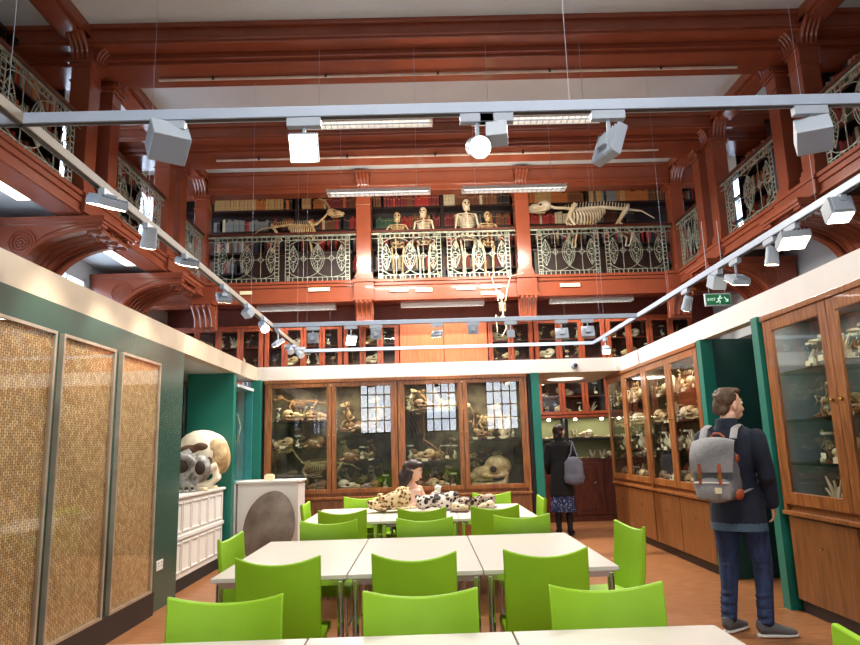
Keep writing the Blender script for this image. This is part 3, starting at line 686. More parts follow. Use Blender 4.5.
# right-hand row: local +x runs towards the camera (-y), front faces -x
gr_ = 'varnished wooden display cabinets along the right wall'
r1 = cabinet('varnished wooden cabinet beside the dark doorway, behind the man with the backpack', (XR, 8.2, 0), -PI/2, [(-.9, -.005), (.005, .92)], .5, (0, .84, 2.44), WOOD, OLIVE, [(-.9, .92, 1.28), (-.9, .92, 1.62), (-.9, .92, 1.96)], group=gr_, st=.085, post=.02)
r2 = cabinet('varnished wooden cabinet at the far end of the right wall by the niche', (XR, 10.06, 0), -PI/2, [(-.9, -.005), (.005, .92)], .5, (0, .84, 2.44), WOOD, OLIVE, [(-.9, .92, 1.28), (-.9, .92, 1.62), (-.9, .92, 1.96)], group=gr_, st=.085, post=.02)
r3 = cabinet('tall varnished cabinet in the right foreground with blue-grey lining', (XR, 4.85, 0), -PI/2, [(-.9, -.005), (.005, .9)], .5, (0, .86, 2.44), WOOD, GREYLIN, [(-.9, .9, 1.2), (-.9, .9, 1.55), (-.9, .9, 1.95)], group=gr_, st=.1, post=.04)
# tall red-framed cabinets of the back wall, seen above the fascia and in the niche
RY = 12.62; gw = 'red-framed wall cabinets along the back wall'
def doors_even(n, w_): return [(-w_/2+w_*i/n+.004, -w_/2+w_*(i+1)/n-.004) for i in range(n)]
REDC = [(-3.9, 4, 'in the left corner under the gallery'), (-2.28, 4, 'above the left wooden cabinet'), (-.98, 2, 'just left of the plain timber doors'), (1.95, 4, 'right of the plain timber doors'), (3.72, 4, 'over the corner niche and right corner')]
WX = [(-4.72, -3.02), (-3.0, -1.52), (-1.5, -.44), (1.26, 2.12), (2.14, 3.5), (3.52, 5.2)]
WN = [4, 4, 3, 2, 3, 4]
WL = ['in the left corner under the gallery', 'above the left wooden cabinet', 'just left of the plain timber doors', 'just right of the plain timber doors', 'above and inside the corner niche', 'in the right corner under the gallery']
walls = []
for (a, b_), n_, l_ in zip(WX, WN, WL):
    w_ = b_-a
    t = cabinet('tall red-framed glazed wall cabinet %s' % l_, ((a+b_)/2, RY, 0), 0, doors_even(n_, w_-.06), .42, (0, 1.93, 3.76), REDWOOD, DARKWOOD, [(-w_/2+.05, w_/2-.05, z) for z in (2.28, 2.66, 3.02, 3.38)], lower=False, group=gw, st=.055, knob=False, post=.03, shelf_mat=DARKWOOD)
    walls.append((t, a, b_, n_, l_))
t = empty('plain_cupboard', (.41, RY, 0)); tag(t, 'plain orange-red timber cupboard doors high in the middle of the back wall', 'cupboard')
MB().box((-.84, .02, 1.9), (.84, .42, 3.76)).build('carcass', REDWOOD, t)
for x0, x1 in ((-.83, -.005), (.005, .83)):
    m = MB(); m.box((x0, -.02, 2.9), (x1, .02, 3.74)); o = m.build('cupboard_door', mat('orange_varnished_panel', (190, 96, 52), .32, col2=(164, 74, 38), scale=5, stretch=(9, 9, .6)), t, bevel=.004)
    m = MB(); m.box((x0, -.02, 1.94), (x1, .02, 2.86)); m.box((x0+.07, -.03, 2.0), (x1-.07, -.02, 2.8)); m.build('cupboard_door', MATS['orange_varnished_panel'], t, bevel=.004)
# lower part of the niche: lit alcove, dark bench and mahogany cupboards
t = empty('niche_display', (2.75, RY, 0)); tag(t, 'olive lit display alcove in the corner niche over dark mahogany cupboards', 'display alcove')
OLG = mat('pale_olive_lining', (150, 152, 104), .6, var=.04)
MB().box((-1.2, .36, 1.1), (1.1, .42, 1.92)).build('back_panel', OLG, t)
m = MB(); m.box((-1.2, 0, 1.86), (1.1, .36, 1.92)); m.box((-1.2, 0, 1.1), (-1.14, .36, 1.86)); m.box((1.0, 0, 1.1), (1.1, .36, 1.86)); m.box((-.13, 0, 1.1), (-.07, .36, 1.86)); m.build('frame', BLACK, t)
MB().box((-1.2, -.02, 1.45), (1.1, .36, 1.49)).build('shelf', BLACK, t)
MB().box((-1.2, -.1, .0), (1.1, .36, 1.1)).build('cupboard_body', DARKWOOD, t, bevel=.004)
for x0, x1 in ((-1.14, -.62), (-.6, -.08), (-.04, .5), (.52, 1.06)):
    o = MB().box((x0, -.12, .12), (x1, -.1, 1.04)).box((x0+.07, -.128, .2), (x1-.07, -.12, .96)).build('cupboard_door', DARKWOOD, t, bevel=.004)
    MB().lathe([(0.001, -.155), (.014, -.15), (.014, -.14), (.006, -.128)], ((x0+x1)/2+.1, 0, .68), 10, 'y').build('knob', CHROME, o)
for x in (-.9, -.4, .1, .6): MB().lathe([(.001, 1.82), (.03, 1.82), (.03, 1.858)], (x, .12, 0), 12).build('downlight', LAMPON, t)

# ------------------------------------------------------------------ specimens (origin at the base centre)
def skull_shape(m, s=1.0, c=(0, 0, 0), horn=None):
    """animal skull looking towards -x, width along y"""
    x, y, z = c
    m.ell((x+.05*s, y, z+.085*s), (.085*s, .065*s, .07*s)); m.ell((x-.06*s, y, z+.07*s), (.08*s, .04*s, .045*s)); m.ell((x-.14*s, y, z+.055*s), (.05*s, .028*s, .03*s))
    for sg in (-1, 1):
        m.tube([(x-.05*s, y+sg*.035*s, z+.06*s), (x, y+sg*.075*s, z+.055*s), (x+.08*s, y+sg*.06*s, z+.06*s)], .012*s, 5)
        m.tube([(x+.07*s, y+sg*.05*s, z+.06*s), (x+.05*s, y+sg*.05*s, z+.02*s), (x-.05*s, y+sg*.03*s, z+.008*s), (x-.16*s, y+sg*.012*s, z+.018*s)], [.012*s, .016*s, .013*s, .009*s], 5)
        m.tube([(x+.02*s, y+sg*.06*s, z+.1*s), (x-.02*s, y+sg*.062*s, z+.105*s), (x-.035*s, y+sg*.05*s, z+.085*s)], .01*s, 5)
def skull_parts(t, mt, s=1.0, c=(0, 0, 0), name='skull'):
    m = MB(); skull_shape(m, s, c); o = m.build(name, mt, t, smooth=True)
    m = MB()
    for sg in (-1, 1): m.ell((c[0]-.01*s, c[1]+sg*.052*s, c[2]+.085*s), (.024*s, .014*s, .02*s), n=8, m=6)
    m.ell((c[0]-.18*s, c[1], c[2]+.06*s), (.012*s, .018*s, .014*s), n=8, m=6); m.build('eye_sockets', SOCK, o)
    m = MB()
    for sg in (-1, 1):
        for i in range(5): m.cbox((c[0]-.06*s-.02*i*s, c[1]+sg*(.03-.003*i)*s, c[2]+.032*s), (.012*s, .008*s, .02*s))
    m.build('teeth', BONEW, o)
    return o
def base_board(t, w_, d, mt=None, card=True):
    MB().box((-w_/2, -d/2, 0), (w_/2, d/2, .018)).build('base_board', mt or DARKWOOD, t)
    if card: o = MB().box((-.045, -d/2-.012, .002), (.045, -d/2-.004, .042)).build('label_card', CARD, t)
def sp_skull(mt=BONE, horns=False, s=1.0):
    def f():
        t = empty('animal_skull'); base_board(t, .3*s, .16*s); skull_parts(t, mt, s, (.02, 0, .018))
        if horns:
            m = MB()
            for sg in (-1, 1): m.tube([(.07*s, sg*.04*s, .15*s), (.12*s, sg*.08*s, .24*s), (.2*s, sg*.12*s, .29*s), (.28*s, sg*.14*s, .26*s)], [.018*s, .016*s, .012*s, .004], 7)
            m.build('horns', BONED, t, smooth=True)
        return t
    return f
def ribs(m, x0, x1, n, zc, ry, rz, r=.007, taper=.5):
    for i in range(n):
        u = i/(n-1); x = x0+(x1-x0)*u; k = math.sin(PI*(.25+.65*u))
        for sg in (-1, 1):
            m.tube([(x+.03*k*a, sg*ry*k*math.sin(PI*a), zc+rz*.1-rz*1.9*k*a*.75) for a in (0, .2, .4, .6, .8, .93)], r*1.15, 5)
def sp_quad(mt=BONE, neck=.25, s=1.0, board=True, horns=False, name='mounted_skeleton'):
    """four-legged skeleton, length about .9, head at -x"""
    def f():
        t = empty(name); zb = .018 if board else 0
        if board: base_board(t, .95, .26)
        H = .42
        m = MB(); sp = [(.62, 0, H-.1), (.5, 0, H-.02), (.36, 0, H), (.1, 0, H+.03), (-.15, 0, H+.01), (-.26, 0, H+.03), (-.36, 0, H+neck*.6), (-.42, 0, H+neck)]
        m.tube(sp, [.004, .009, .016, .018, .018, .015, .015, .013], 6)
        for i in range(22):
            u = i/21; x = .36-u*.62; z = H+.02+.012*math.sin(u*3); m.tube([(x, 0, z), (x+.01, 0, z+.04+.02*math.sin(u*PI))], [.006, .003], 4)
        m.build('spine', mt, t, smooth=True)
        m = MB(); ribs(m, -.2, .12, 12, H, .1, .13); m.tube([(-.24, 0, H-.13), (-.1, 0, H-.2), (.06, 0, H-.18)], .008, 5); m.build('rib_cage', mt, t, smooth=True)
        for sg in (-1, 1):
            m = MB(); m.tube([(-.17, sg*.06, H+.05), (-.24, sg*.08, H-.09), (-.17, sg*.08, H-.22), (-.2, sg*.08, .07+zb), (-.2, sg*.08, zb+.02), (-.24, sg*.08, zb+.006)], [.022, .014, .011, .009, .01, .008], 6); m.build('foreleg', mt, t, smooth=True)
            m = MB(); m.tube([(.36, sg*.03, H+.03), (.33, sg*.08, H-.03), (.24, sg*.09, H-.16), (.36, sg*.09, H-.27), (.33, sg*.09, zb+.03), (.29, sg*.09, zb+.006)], [.018, .02, .012, .011, .009, .008], 6); m.build('hind_leg', mt, t, smooth=True)
        o = skull_parts(t, mt, .8, (-.5, 0, H+neck-.07))
        if horns:
            m = MB()
            for sg in (-1, 1): m.tube([(-.45, sg*.03, H+neck+.04), (-.38, sg*.05, H+neck+.15), (-.27, sg*.07, H+neck+.2), (-.16, sg*.09, H+neck+.17)], [.016, .013, .01, .004], 7)
            m.build('horn', BONED, o, smooth=True)
        return t
    return f
def sp_biped(mt=BONE):
    """crouching or perching long-limbed skeleton, height about .55"""
    def f():
        t = empty('mounted_skeleton'); base_board(t, .3, .22)
        m = MB(); m.tube([(.1, 0, .26), (.06, 0, .3), (0, 0, .4), (-.03, 0, .47)], [.014, .014, .012, .01], 6)
        for i in range(7):
            z = .3+.018*i; x = .06-.012*i
            for sg in (-1, 1): m.tube([(x, 0, z), (x-.03, sg*.05, z-.005), (x-.07, sg*.045, z-.025), (x-.09, sg*.01, z-.035)], .0045, 4)
        m.build('torso', mt, t, smooth=True)
        for sg in (-1, 1):
            m = MB(); m.tube([(0, sg*.05, .4), (.04, sg*.1, .28), (-.09, sg*.09, .2), (-.13, sg*.08, .12)], [.01, .008, .006, .005], 5); m.build('arm', mt, t, smooth=True)
            m = MB(); m.tube([(.1, sg*.04, .26), (-.02, sg*.09, .2), (.06, sg*.08, .08), (-.01, sg*.08, .022)], [.012, .01, .008, .006], 5); m.build('leg', mt, t, smooth=True)
        skull_parts(t, mt, .55, (-.05, 0, .46)); return t
    return f
def sp_jar(fl='FLUID'):
    def f():
        t = empty('specimen_jar')
        MB().lathe([(.001, 0), (.045, 0), (.05, .008), (.05, .17), (.04, .185), (.04, .2)], n=18).build('glass_body', JARG, t, smooth=True)
        MB().lathe([(.001, .198), (.045, .198), (.045, .215), (.001, .218)], n=18).build('lid', mat('cream_jar_lid', (220, 214, 190), .4), t, smooth=True)
        m = MB(); m.tube([(0, 0, .02), (.015, .01, .06), (-.012, -.005, .1), (.008, 0, .15)], [.012, .024, .022, .008], 8); m.build('specimen', BONED if fl == 'dark' else BONEW, t, smooth=True)
        MB().box((-.028, -.0525, .03), (.028, -.0505, .07)).build('label_card', CARD, t)
        return t
    return f
def sp_bone():
    t = empty('long_bone'); m = MB()
    for sg in (-1, 1): m.ell((.13*sg, .018, .026), (.026, .022, .024), n=9, m=7); m.ell((.13*sg, -.018, .022), (.024, .02, .021), n=9, m=7)
    m.tube([(-.13, 0, .024), (-.06, 0, .02), (.06, 0, .02), (.13, 0, .024)], [.022, .013, .013, .022], 8); m.build('shaft', BONE, t, smooth=True)
    MB().box((-.035, -.06, 0), (.035, -.055, .035)).build('label_card', CARD, t); return t
def sp_shell():
    t = empty('tortoise_shell'); m = MB(); n = 18
    m.ell((0, 0, .05), (.13, .1, .085), n=18, m=10); m.build('carapace', mat('tortoiseshell_horn', (124, 92, 50), .35, col2=(52, 34, 20), scale=16), t, smooth=True)
    m = MB()
    for sx in (-1, 1):
        for sy in (-1, 1): m.tube([(sx*.07, sy*.07, .03), (sx*.12, sy*.1, .012)], [.022, .014], 7)
    m.ell((-.15, 0, .05), (.035, .022, .022), n=9, m=7); m.build('limbs_and_head', BONED, t, smooth=True); return t
def sp_antlers():
    t = empty('antlered_skull'); base_board(t, .26, .16); o = skull_parts(t, BONED, .9, (0, 0, .018)); m = MB()
    for sg in (-1, 1):
        m.tube([(.06, sg*.03, .14), (.1, sg*.12, .22), (.09, sg*.19, .33), (.03, sg*.2, .45)], [.016, .014, .011, .005], 6)
        for a, b_ in (((.08, sg*.09, .2), (-.02, sg*.12, .29)), ((.1, sg*.17, .28), (.0, sg*.24, .37)), ((.08, sg*.19, .36), (.14, sg*.23, .45))): m.tube([a, b_], [.01, .003], 5)
    m.build('antlers', BONED, t, smooth=True); return t
def sp_coral():
    t = empty('coral_specimen'); base_board(t, .2, .14); m = MB(); rr = random.Random(5)
    for i in range(12):
        a = rr.random()*2*PI; b_ = rr.random()*.6+.2; h = .1+rr.random()*.12
        m.tube([(0, 0, .02), (math.cos(a)*b_*.07, math.sin(a)*b_*.05, .02+h*.5), (math.cos(a)*b_*.16, math.sin(a)*b_*.08, .02+h)], [.018, .013, .006], 6)
    m.build('branches', BONEW, t, smooth=True); return t
def sp_bird():
    t = empty('bird_skeleton'); base_board(t, .22, .14); m = MB(); m.ell((.02, 0, .17), (.05, .03, .035), n=10, m=7); m.build('breastbone', BONE, t, smooth=True)
    m = MB(); m.tube([(.06, 0, .18), (.0, 0, .2), (-.05, 0, .24), (-.03, 0, .29), (-.06, 0, .33)], .007, 5); m.tube([(.06, 0, .18), (.12, 0, .16)], [.008, .003], 5); m.build('spine', BONE, t, smooth=True)
    m = MB(); m.ell((-.07, 0, .335), (.024, .016, .018), n=9, m=7); m.tube([(-.085, 0, .333), (-.14, 0, .32)], [.009, .002], 6); m.build('skull', BONE, t, smooth=True)
    for sg in (-1, 1):
        m = MB(); m.tube([(.05, sg*.02, .16), (.02, sg*.03, .11), (.05, sg*.03, .06), (.03, sg*.03, .02), (-.01, sg*.03, .02)], .005, 5); m.build('leg', BONE, t, smooth=True)
        m = MB(); m.tube([(-.0, sg*.03, .2), (.06, sg*.07, .22), (.0, sg*.08, .16), (.07, sg*.07, .12)], .005, 5); m.build('wing', BONE, t, smooth=True)
    return t
P = {'skull': Proto(sp_skull()), 'horned': Proto(sp_skull(BONED, True)), 'pale skull': Proto(sp_skull(BONEW)), 'brown skull': Proto(sp_skull(BONED)), 'quad': Proto(sp_quad()), 'dark quad': Proto(sp_quad(BONED, .12)),
     'biped': Proto(sp_biped()), 'dark biped': Proto(sp_biped(BONED)), 'jar': Proto(sp_jar()), 'dark jar': Proto(sp_jar('dark')), 'bone': Proto(sp_bone), 'shell': Proto(sp_shell), 'antlers': Proto(sp_antlers), 'coral': Proto(sp_coral), 'bird': Proto(sp_bird)}
DESC = {'skull': ('tan animal skull', 'skull', .3, .2), 'horned': ('brown horned skull', 'skull', .34, .34), 'pale skull': ('pale cream animal skull', 'skull', .3, .2), 'brown skull': ('brown-stained animal skull', 'skull', .3, .2),
        'quad': ('four-legged tan skeleton with head raised', 'skeleton', .98, .7), 'dark quad': ('four-legged brown skeleton with low head', 'skeleton', .98, .6), 'biped': ('crouching tan skeleton', 'skeleton', .3, .55), 'dark biped': ('crouching brown skeleton', 'skeleton', .3, .55),
        'jar': ('glass jar with pale specimen', 'jar', .12, .22), 'dark jar': ('glass jar with brown specimen', 'jar', .12, .22), 'bone': ('long limb bone with card', 'bone', .32, .06), 'shell': ('mottled brown tortoise shell', 'shell', .32, .14),
        'antlers': ('brown skull with branching antlers', 'skull', .42, .47), 'coral': ('branching pale coral', 'coral', .2, .22), 'bird': ('small bird skeleton', 'skeleton', .26, .36)}
rs = random.Random(11)
def fill(cab, x0, x1, z, depth, kinds, where, height, rowname='specimens in the display cabinets', ymid=None, dense=1.0):
    """stand specimens side by side on one shelf of a cabinet"""
    T = Matrix.Translation(cab.location) @ cab.rotation_euler.to_matrix().to_4x4()
    x = x0; i = 0; cnt = {}
    while True:
        k_ = kinds[i % len(kinds)]; i += 1
        d_, c_, w_, h_ = DESC[k_]
        sc = min(height/h_*.92, (1.15 if k_ != 'quad' else 1.5))*rs.uniform(.86, 1)
        if w_*sc > x1-x0: sc = (x1-x0)/w_*.98
        W = w_*sc
        if x+W > x1+.001: break
        cx = x+W/2; y = ymid if ymid else depth*rs.uniform(.42, .56)
        p = T @ Vector((cx, y, z))
        face = rs.choice([0, 0, PI]) if W < .5 else 0
        cnt[k_] = cnt.get(k_, 0)+1; n_ = cnt[k_]
        P[k_](p, cab.rotation_euler.z+face+rs.uniform(-.06, .06)*(1 if W < .4 else 0), sc, '%s%s, %s' % ('' if n_ == 1 else ordn(n_)+' ', d_, where), c_, rowname)
        x += W/dense+.01
B1, B2 = 'left wooden back cabinet', 'right wooden back cabinet'
fill(c1, -.86, -.06, 1.851, .62, ['dark quad'], 'upper left shelf of the %s' % B1, .5)
fill(c1, -.88, -.05, .782, .62, ['dark jar', 'skull', 'brown skull', 'dark biped'], 'left floor of the %s' % B1, .3, ymid=.14)
fill(c1, .07, .9, 1.661, .62, ['antlers', 'bird', 'antlers'], 'upper right shelf of the %s' % B1, .62)
fill(c1, .07, .9, .782, .62, ['pale skull', 'brown skull', 'jar', 'skull'], 'right floor of the %s' % B1, .36, ymid=.16)
fill(c1, .07, .9, 1.661, .62, ['horned', 'shell', 'bird'], 'front of upper right shelf, %s' % B1, .2, ymid=.1)
fill(c2, -.88, -.06, 1.951, .62, ['biped', 'dark biped', 'bird'], 'top left shelf of the %s' % B2, .42)
fill(c2, -.88, -.06, .782, .62, ['brown skull', 'skull', 'dark jar', 'coral', 'jar'], 'left floor of the %s' % B2, .34, ymid=.14)
fill(c2, .07, .86, 1.501, .62, ['bird', 'bird', 'coral', 'bird', 'jar'], 'upper right shelf of the %s' % B2, .32, ymid=.14)
fill(c2, .07, .86, 1.501, .62, ['quad'], 'back of upper right shelf, %s' % B2, .85, ymid=.4)
# second rows behind the first
for cab_, x0_, x1_, z_, kk_, wh_, hh_ in ((c1, -.88, -.06, 1.851, ['antlers', 'coral', 'skull'], 'back of upper left shelf, %s' % B1, .4), (c1, .07, .9, 1.661, ['biped', 'brown skull', 'biped'], 'back of upper right shelf, %s' % B1, .6),
        (c2, -.88, -.06, 1.951, ['skull', 'jar', 'dark biped'], 'back of top left shelf, %s' % B2, .36), (c2, -.88, -.06, .782, ['biped', 'antlers', 'dark biped'], 'back of left floor, %s' % B2, .4), (c2, .07, .45, .782, ['dark biped'], 'back of right floor, %s' % B2, .5)):
    fill(cab_, x0_, x1_, z_, .62, kk_, wh_, hh_, ymid=.46, dense=1.35)
for cab_, x0_, x1_, z_, kk_, wh_, hh_ in ((c1, -.88, -.06, 1.851, ['jar', 'skull', 'bird', 'bone'], 'front of upper left shelf, %s' % B1, .26), (c2, -.88, -.06, 1.951, ['jar', 'brown skull', 'bird'], 'front of top left shelf, %s' % B2, .26), (c2, .5, .86, 1.501, ['coral', 'jar'], 'right end of upper right shelf, %s' % B2, .24)):
    fill(cab_, x0_, x1_, z_, .62, kk_, wh_, hh_, ymid=.1)
for cab_, x0_, x1_, z_, kk_, wh_, hh_ in ((c1, .07, .9, .782, ['biped', 'dark biped', 'bird'], 'back of floor, %s' % B1, .42), (c2, .07, .86, .782, ['biped', 'dark biped'], 'far back of right floor, %s' % B2, .66)):
    fill(cab_, x0_, x1_, z_, .62, kk_, wh_, hh_, ymid=.52, dense=1.7)
for z_, kk, lev, hh_ in ((.862, ['coral', 'shell', 'jar', 'dark jar'], 'floor', .3), (1.202, ['dark jar', 'skull', 'bird'], 'lowest shelf', .3), (1.552, ['bird', 'dark jar', 'antlers'], 'middle shelf', .34), (1.952, ['dark jar', 'jar', 'coral'], 'top shelf', .36)):
    fill(r3, -.5, .8, z_, .5, kk, 'front of %s, right foreground cabinet' % lev, hh_, ymid=.12)
for z_, kk_, lev_ in ((1.282, ['skull', 'antlers', 'brown skull', 'coral'], 'lowest shelf'), (1.962, ['antlers', 'biped', 'dark biped', 'antlers'], 'top shelf')):
    for cab_, n_ in ((r1, 'right wall cabinet by the doorway'), (r2, 'far right wall cabinet')): fill(cab_, -.86, .86, z_, .5, kk_, 'back of %s, %s' % (lev_, n_), .38, ymid=.4, dense=1.2)
for cab_, x0_, x1_, z_, kk_, wh_, hh_, ym in ((c1, .07, .9, 1.241, ['biped', 'skull', 'dark biped', 'brown skull'], 'back of middle right shelf, %s' % B1, .36, .44), (c1, .07, .9, 1.241, ['shell', 'jar', 'bird', 'skull'], 'front of middle right shelf, %s' % B1, .24, .12),
        (c2, -.88, -.06, 1.201, ['brown skull', 'shell', 'dark biped', 'coral'], 'back of middle left shelf, %s' % B2, .4, .44), (c2, -.88, -.06, 1.201, ['jar', 'skull', 'bird', 'dark jar', 'jar'], 'front of middle left shelf, %s' % B2, .28, .12), (c2, .07, .86, 1.501, ['antlers', 'biped', 'antlers'], 'middle of upper right shelf, %s' % B2, .6, .28)):
    fill(cab_, x0_, x1_, z_, .62, kk_, wh_, hh_, ymid=ym, dense=1.2)
fill(c1, -.88, -.06, 1.451, .62, ['horned', 'biped', 'brown skull', 'antlers'], 'back of middle left shelf, %s' % B1, .36, ymid=.42, dense=1.2)
fill(c1, -.88, -.06, 1.451, .62, ['skull', 'jar', 'shell', 'bird'], 'front of middle left shelf, %s' % B1, .24, ymid=.12)
# hand-placed large mounts
P['quad']((-1.63, YB+.36, .78), 0, 1.0, 'largest ribbed tan skeleton, filling the lower left of the left back cabinet', 'skeleton')
def big_skull():
    t = empty('large_skull'); m = MB()
    m.ell((.05, 0, .28), (.2, .13, .17)); m.ell((-.17, 0, .2), (.16, .09, .1)); m.ell((-.3, 0, .15), (.08, .07, .07))
    for sg in (-1, 1):
        m.tube([(-.18, sg*.08, .16), (0, sg*.16, .15), (.18, sg*.13, .18)], .03, 7); m.tube([(.17, sg*.12, .2), (.14, sg*.13, .06), (-.1, sg*.09, .03), (-.34, sg*.03, .045)], [.03, .045, .035, .03], 8)
    o = bake(m.build('cranium', BONE, t), .014, .5, 3)
    m = MB()
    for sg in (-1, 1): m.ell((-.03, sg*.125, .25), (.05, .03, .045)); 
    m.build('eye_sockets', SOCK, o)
    m = MB()
    for sg in (-1, 1):
        for i in range(8): m.cbox((-.05-.035*i, sg*(.085-.006*i), .105), (.024, .02, .04))
    m.build('teeth', BONEW, o); return t
PB = Proto(big_skull)
PB((1.05, YB+.3, .79), 0, 1.05, 'very large tan skull on the floor of the right back cabinet', 'skull')
# hanging long-armed skeleton in the left door of cabinet 2
def hang():
    t = empty('hanging_skeleton'); m = MB()
    m.tube([(0, 0, -.5), (.02, 0, -.3), (0, 0, -.08)], [.016, .014, .012], 6)
    for i in range(9):
        z = -.14-.024*i
        for sg in (-1, 1): m.tube([(.01, 0, z), (0, sg*.07, z-.01), (-.06, sg*.06, z-.03), (-.085, sg*.01, z-.04)], .006, 4)
    m.build('torso', BONED, t, smooth=True)
    for sg in (-1, 1):
        m = MB(); m.tube([(0, sg*.09, -.1), (.1, sg*.13, .08), (-.05, sg*.12, .25)], [.012, .01, .008], 6)
        for j in range(3): m.tube([(-.05, sg*.12, .25), (-.07-.01*j, sg*(.1+.02*j), .31)], [.006, .003], 4)
        m.build('arm', BONED, t, smooth=True)
        m = MB(); m.tube([(.02, sg*.05, -.5), (.2, sg*.1, -.64), (.42, sg*.1, -.78), (.46, sg*.1, -.8)], [.018, .016, .012, .008], 7); m.build('leg', BONED, t, smooth=True)
    o = skull_parts(t, BONED, .7, (-.02, 0, -.08)); return t
h = hang(); h.scale = (.95, .95, .95); h.location = (-.02, YB+.3, 1.98); h.rotation_euler = (0, 0, PI*.05); tag(h, 'long-limbed brown skeleton hanging in left door side of the right back cabinet', 'skeleton')

t = empty('rib_display', (-.2, YB+.42, 1.95)); tag(t, 'row of long brown ribs mounted high in the right back cabinet, leftmost', 'bones')
# right-hand cabinets
for cab, nm_, (z_, kk) in [(c_, n_, q_) for c_, n_ in ((r1, 'right wall cabinet by the doorway'), (r2, 'far right wall cabinet')) for q_ in
        ((.842, ['dark biped', 'brown skull', 'coral', 'biped', 'dark jar']), (1.282, ['coral', 'pale skull', 'shell', 'brown skull']), (1.622, ['bird', 'horned', 'jar', 'skull']), (1.962, ['dark biped', 'antlers', 'bird', 'biped']))]:
    lev = {.842: 'floor', 1.282: 'lowest shelf', 1.622: 'middle shelf', 1.962: 'top shelf'}[z_]
    fill(cab, -.86, .86, z_, .5, kk, '%s of the %s' % (lev, nm_), {.842: .38, 1.282: .28, 1.622: .28, 1.962: .38}[z_])
for z_, kk, lev, hh in ((.862, ['horned', 'dark jar', 'skull', 'coral'], 'floor', .3), (1.202, ['bird', 'antlers', 'brown skull'], 'lowest shelf', .3), (1.552, ['shell', 'skull', 'coral', 'jar'], 'middle shelf', .3), (1.952, ['jar', 'jar', 'jar', 'dark jar'], 'top shelf', .36)):
    fill(r3, -.72, .8, z_, .5, kk, '%s of the right foreground cabinet' % lev, hh, dense=.8)
for cab_, n_ in ((r1, 'right wall cabinet by the doorway'), (r2, 'far right wall cabinet')):
    for z_, kk_, lev_, hh_ in ((.842, ['brown skull', 'pale skull', 'dark jar', 'jar', 'skull'], 'floor', .24), (1.282, ['bird', 'jar', 'coral', 'bird'], 'lowest shelf', .3), (1.622, ['skull', 'bird', 'coral', 'pale skull'], 'middle shelf', .3), (1.962, ['bird', 'skull', 'jar', 'coral'], 'top shelf', .3)):
        fill(cab_, -.86, .86, z_, .5, kk_, 'front of %s, %s' % (lev_, n_), hh_, ymid=.1)
# wall cabinets: smaller mixed specimens
sets = [['bird', 'skull', 'jar', 'coral'], ['antlers', 'pale skull', 'bird', 'jar'], ['dark biped', 'skull', 'jar'], ['pale skull', 'bird', 'biped']]
for wi, (t_, a, b_, n_, l_) in enumerate(walls):
    h_ = (b_-a)/2-.08
    for zi, z in enumerate((1.935, 2.285, 2.665, 3.025, 3.385)):
        if zi < 2 and wi not in (4,): continue
        if wi in (0, 5) and zi < 3: continue
        fill(t_, -h_, h_, z, .4, sets[(wi+zi) % 4], '%s of the %s red wall cabinet' % (['floor', 'lowest shelf', 'second shelf', 'third shelf', 'top shelf'][zi], ['leftmost', 'second', 'third', 'fourth', 'fifth', 'rightmost'][wi]), .3, 'specimens in the red wall cabinets', dense=.75)
# niche
nd = empty_loc = bpy.data.objects['niche_display']
fill(nd, -1.05, -.18, 1.492, .3, ['pale skull', 'coral', 'bone'], 'lit left shelf of the niche', .2, 'specimens in the niche', ymid=.14)
fill(nd, .0, .92, 1.492, .3, ['coral', 'pale skull', 'bone'], 'lit right shelf of the niche', .2, 'specimens in the niche', ymid=.14)
fill(nd, -1.05, .95, 1.102, .3, ['coral', 'pale skull', 'shell', 'skull', 'bone', 'coral'], 'dark bench of the niche', .2, 'specimens in the niche', ymid=.1)
# ribs fan
m = MB()
for i in range(9): m.tube([(-.25+i*.045, 0, .1), (-.22+i*.05, -.06, -.06), (-.16+i*.055, -.03, -.24), (-.12+i*.055, 0, -.36)], [.009, .011, .009, .005], 6)
m.build('rib_row', BONED, t, smooth=True); MB().box((-.28, .0, .09), (.2, .02, .13)).build('mounting_bar', SLATE, t)
MB().box((-.02, .02, -.4), (.02, .18, .12)).build('wall_bracket', SLATE, t)
# ------------------------------------------------------------------ tables
def make_table():
    t = empty('seminar_table')
    MB().box((-.373, -.73, .715), (.373, .73, .74)).build('tabletop', TOPM, t, bevel=.003)
    m = MB()
    for a, b_ in (((-.34, -.70, .68), (.34, -.67, .714)), ((-.34, .67, .68), (.34, .70, .714)), ((-.35, -.70, .68), (-.32, .70, .714)), ((.32, -.70, .68), (.35, .70, .714))): m.box(a, b_)
    m.build('apron_frame', CHROME, t)
    for sx in (-1, 1):
        for sy in (-1, 1):
            o = MB().tube([(sx*.335, sy*.685, .01), (sx*.335, sy*.685, .7)], .019, 14).build('leg', CHROME, t, smooth=True)
            MB().lathe([(.022, 0), (.022, .015), (.019, .018)], (sx*.335, sy*.685, 0), 12).build('foot', BLACK, o)
    return t
TP = Proto(make_table)
for yc, w_ in ((1.9, 'nearest table block'), (4.6, 'middle table block'), (7.27, 'far table block by the back cabinets')):
    for xc, s_ in ((-.825, 'left'), (-.073, 'centre'), (.679, 'right')):
        TP((xc, yc, 0), 0, 1, 'cream-topped chrome-legged table, %s of the three in the %s' % (s_, w_), 'table', 'cream tables in three blocks')
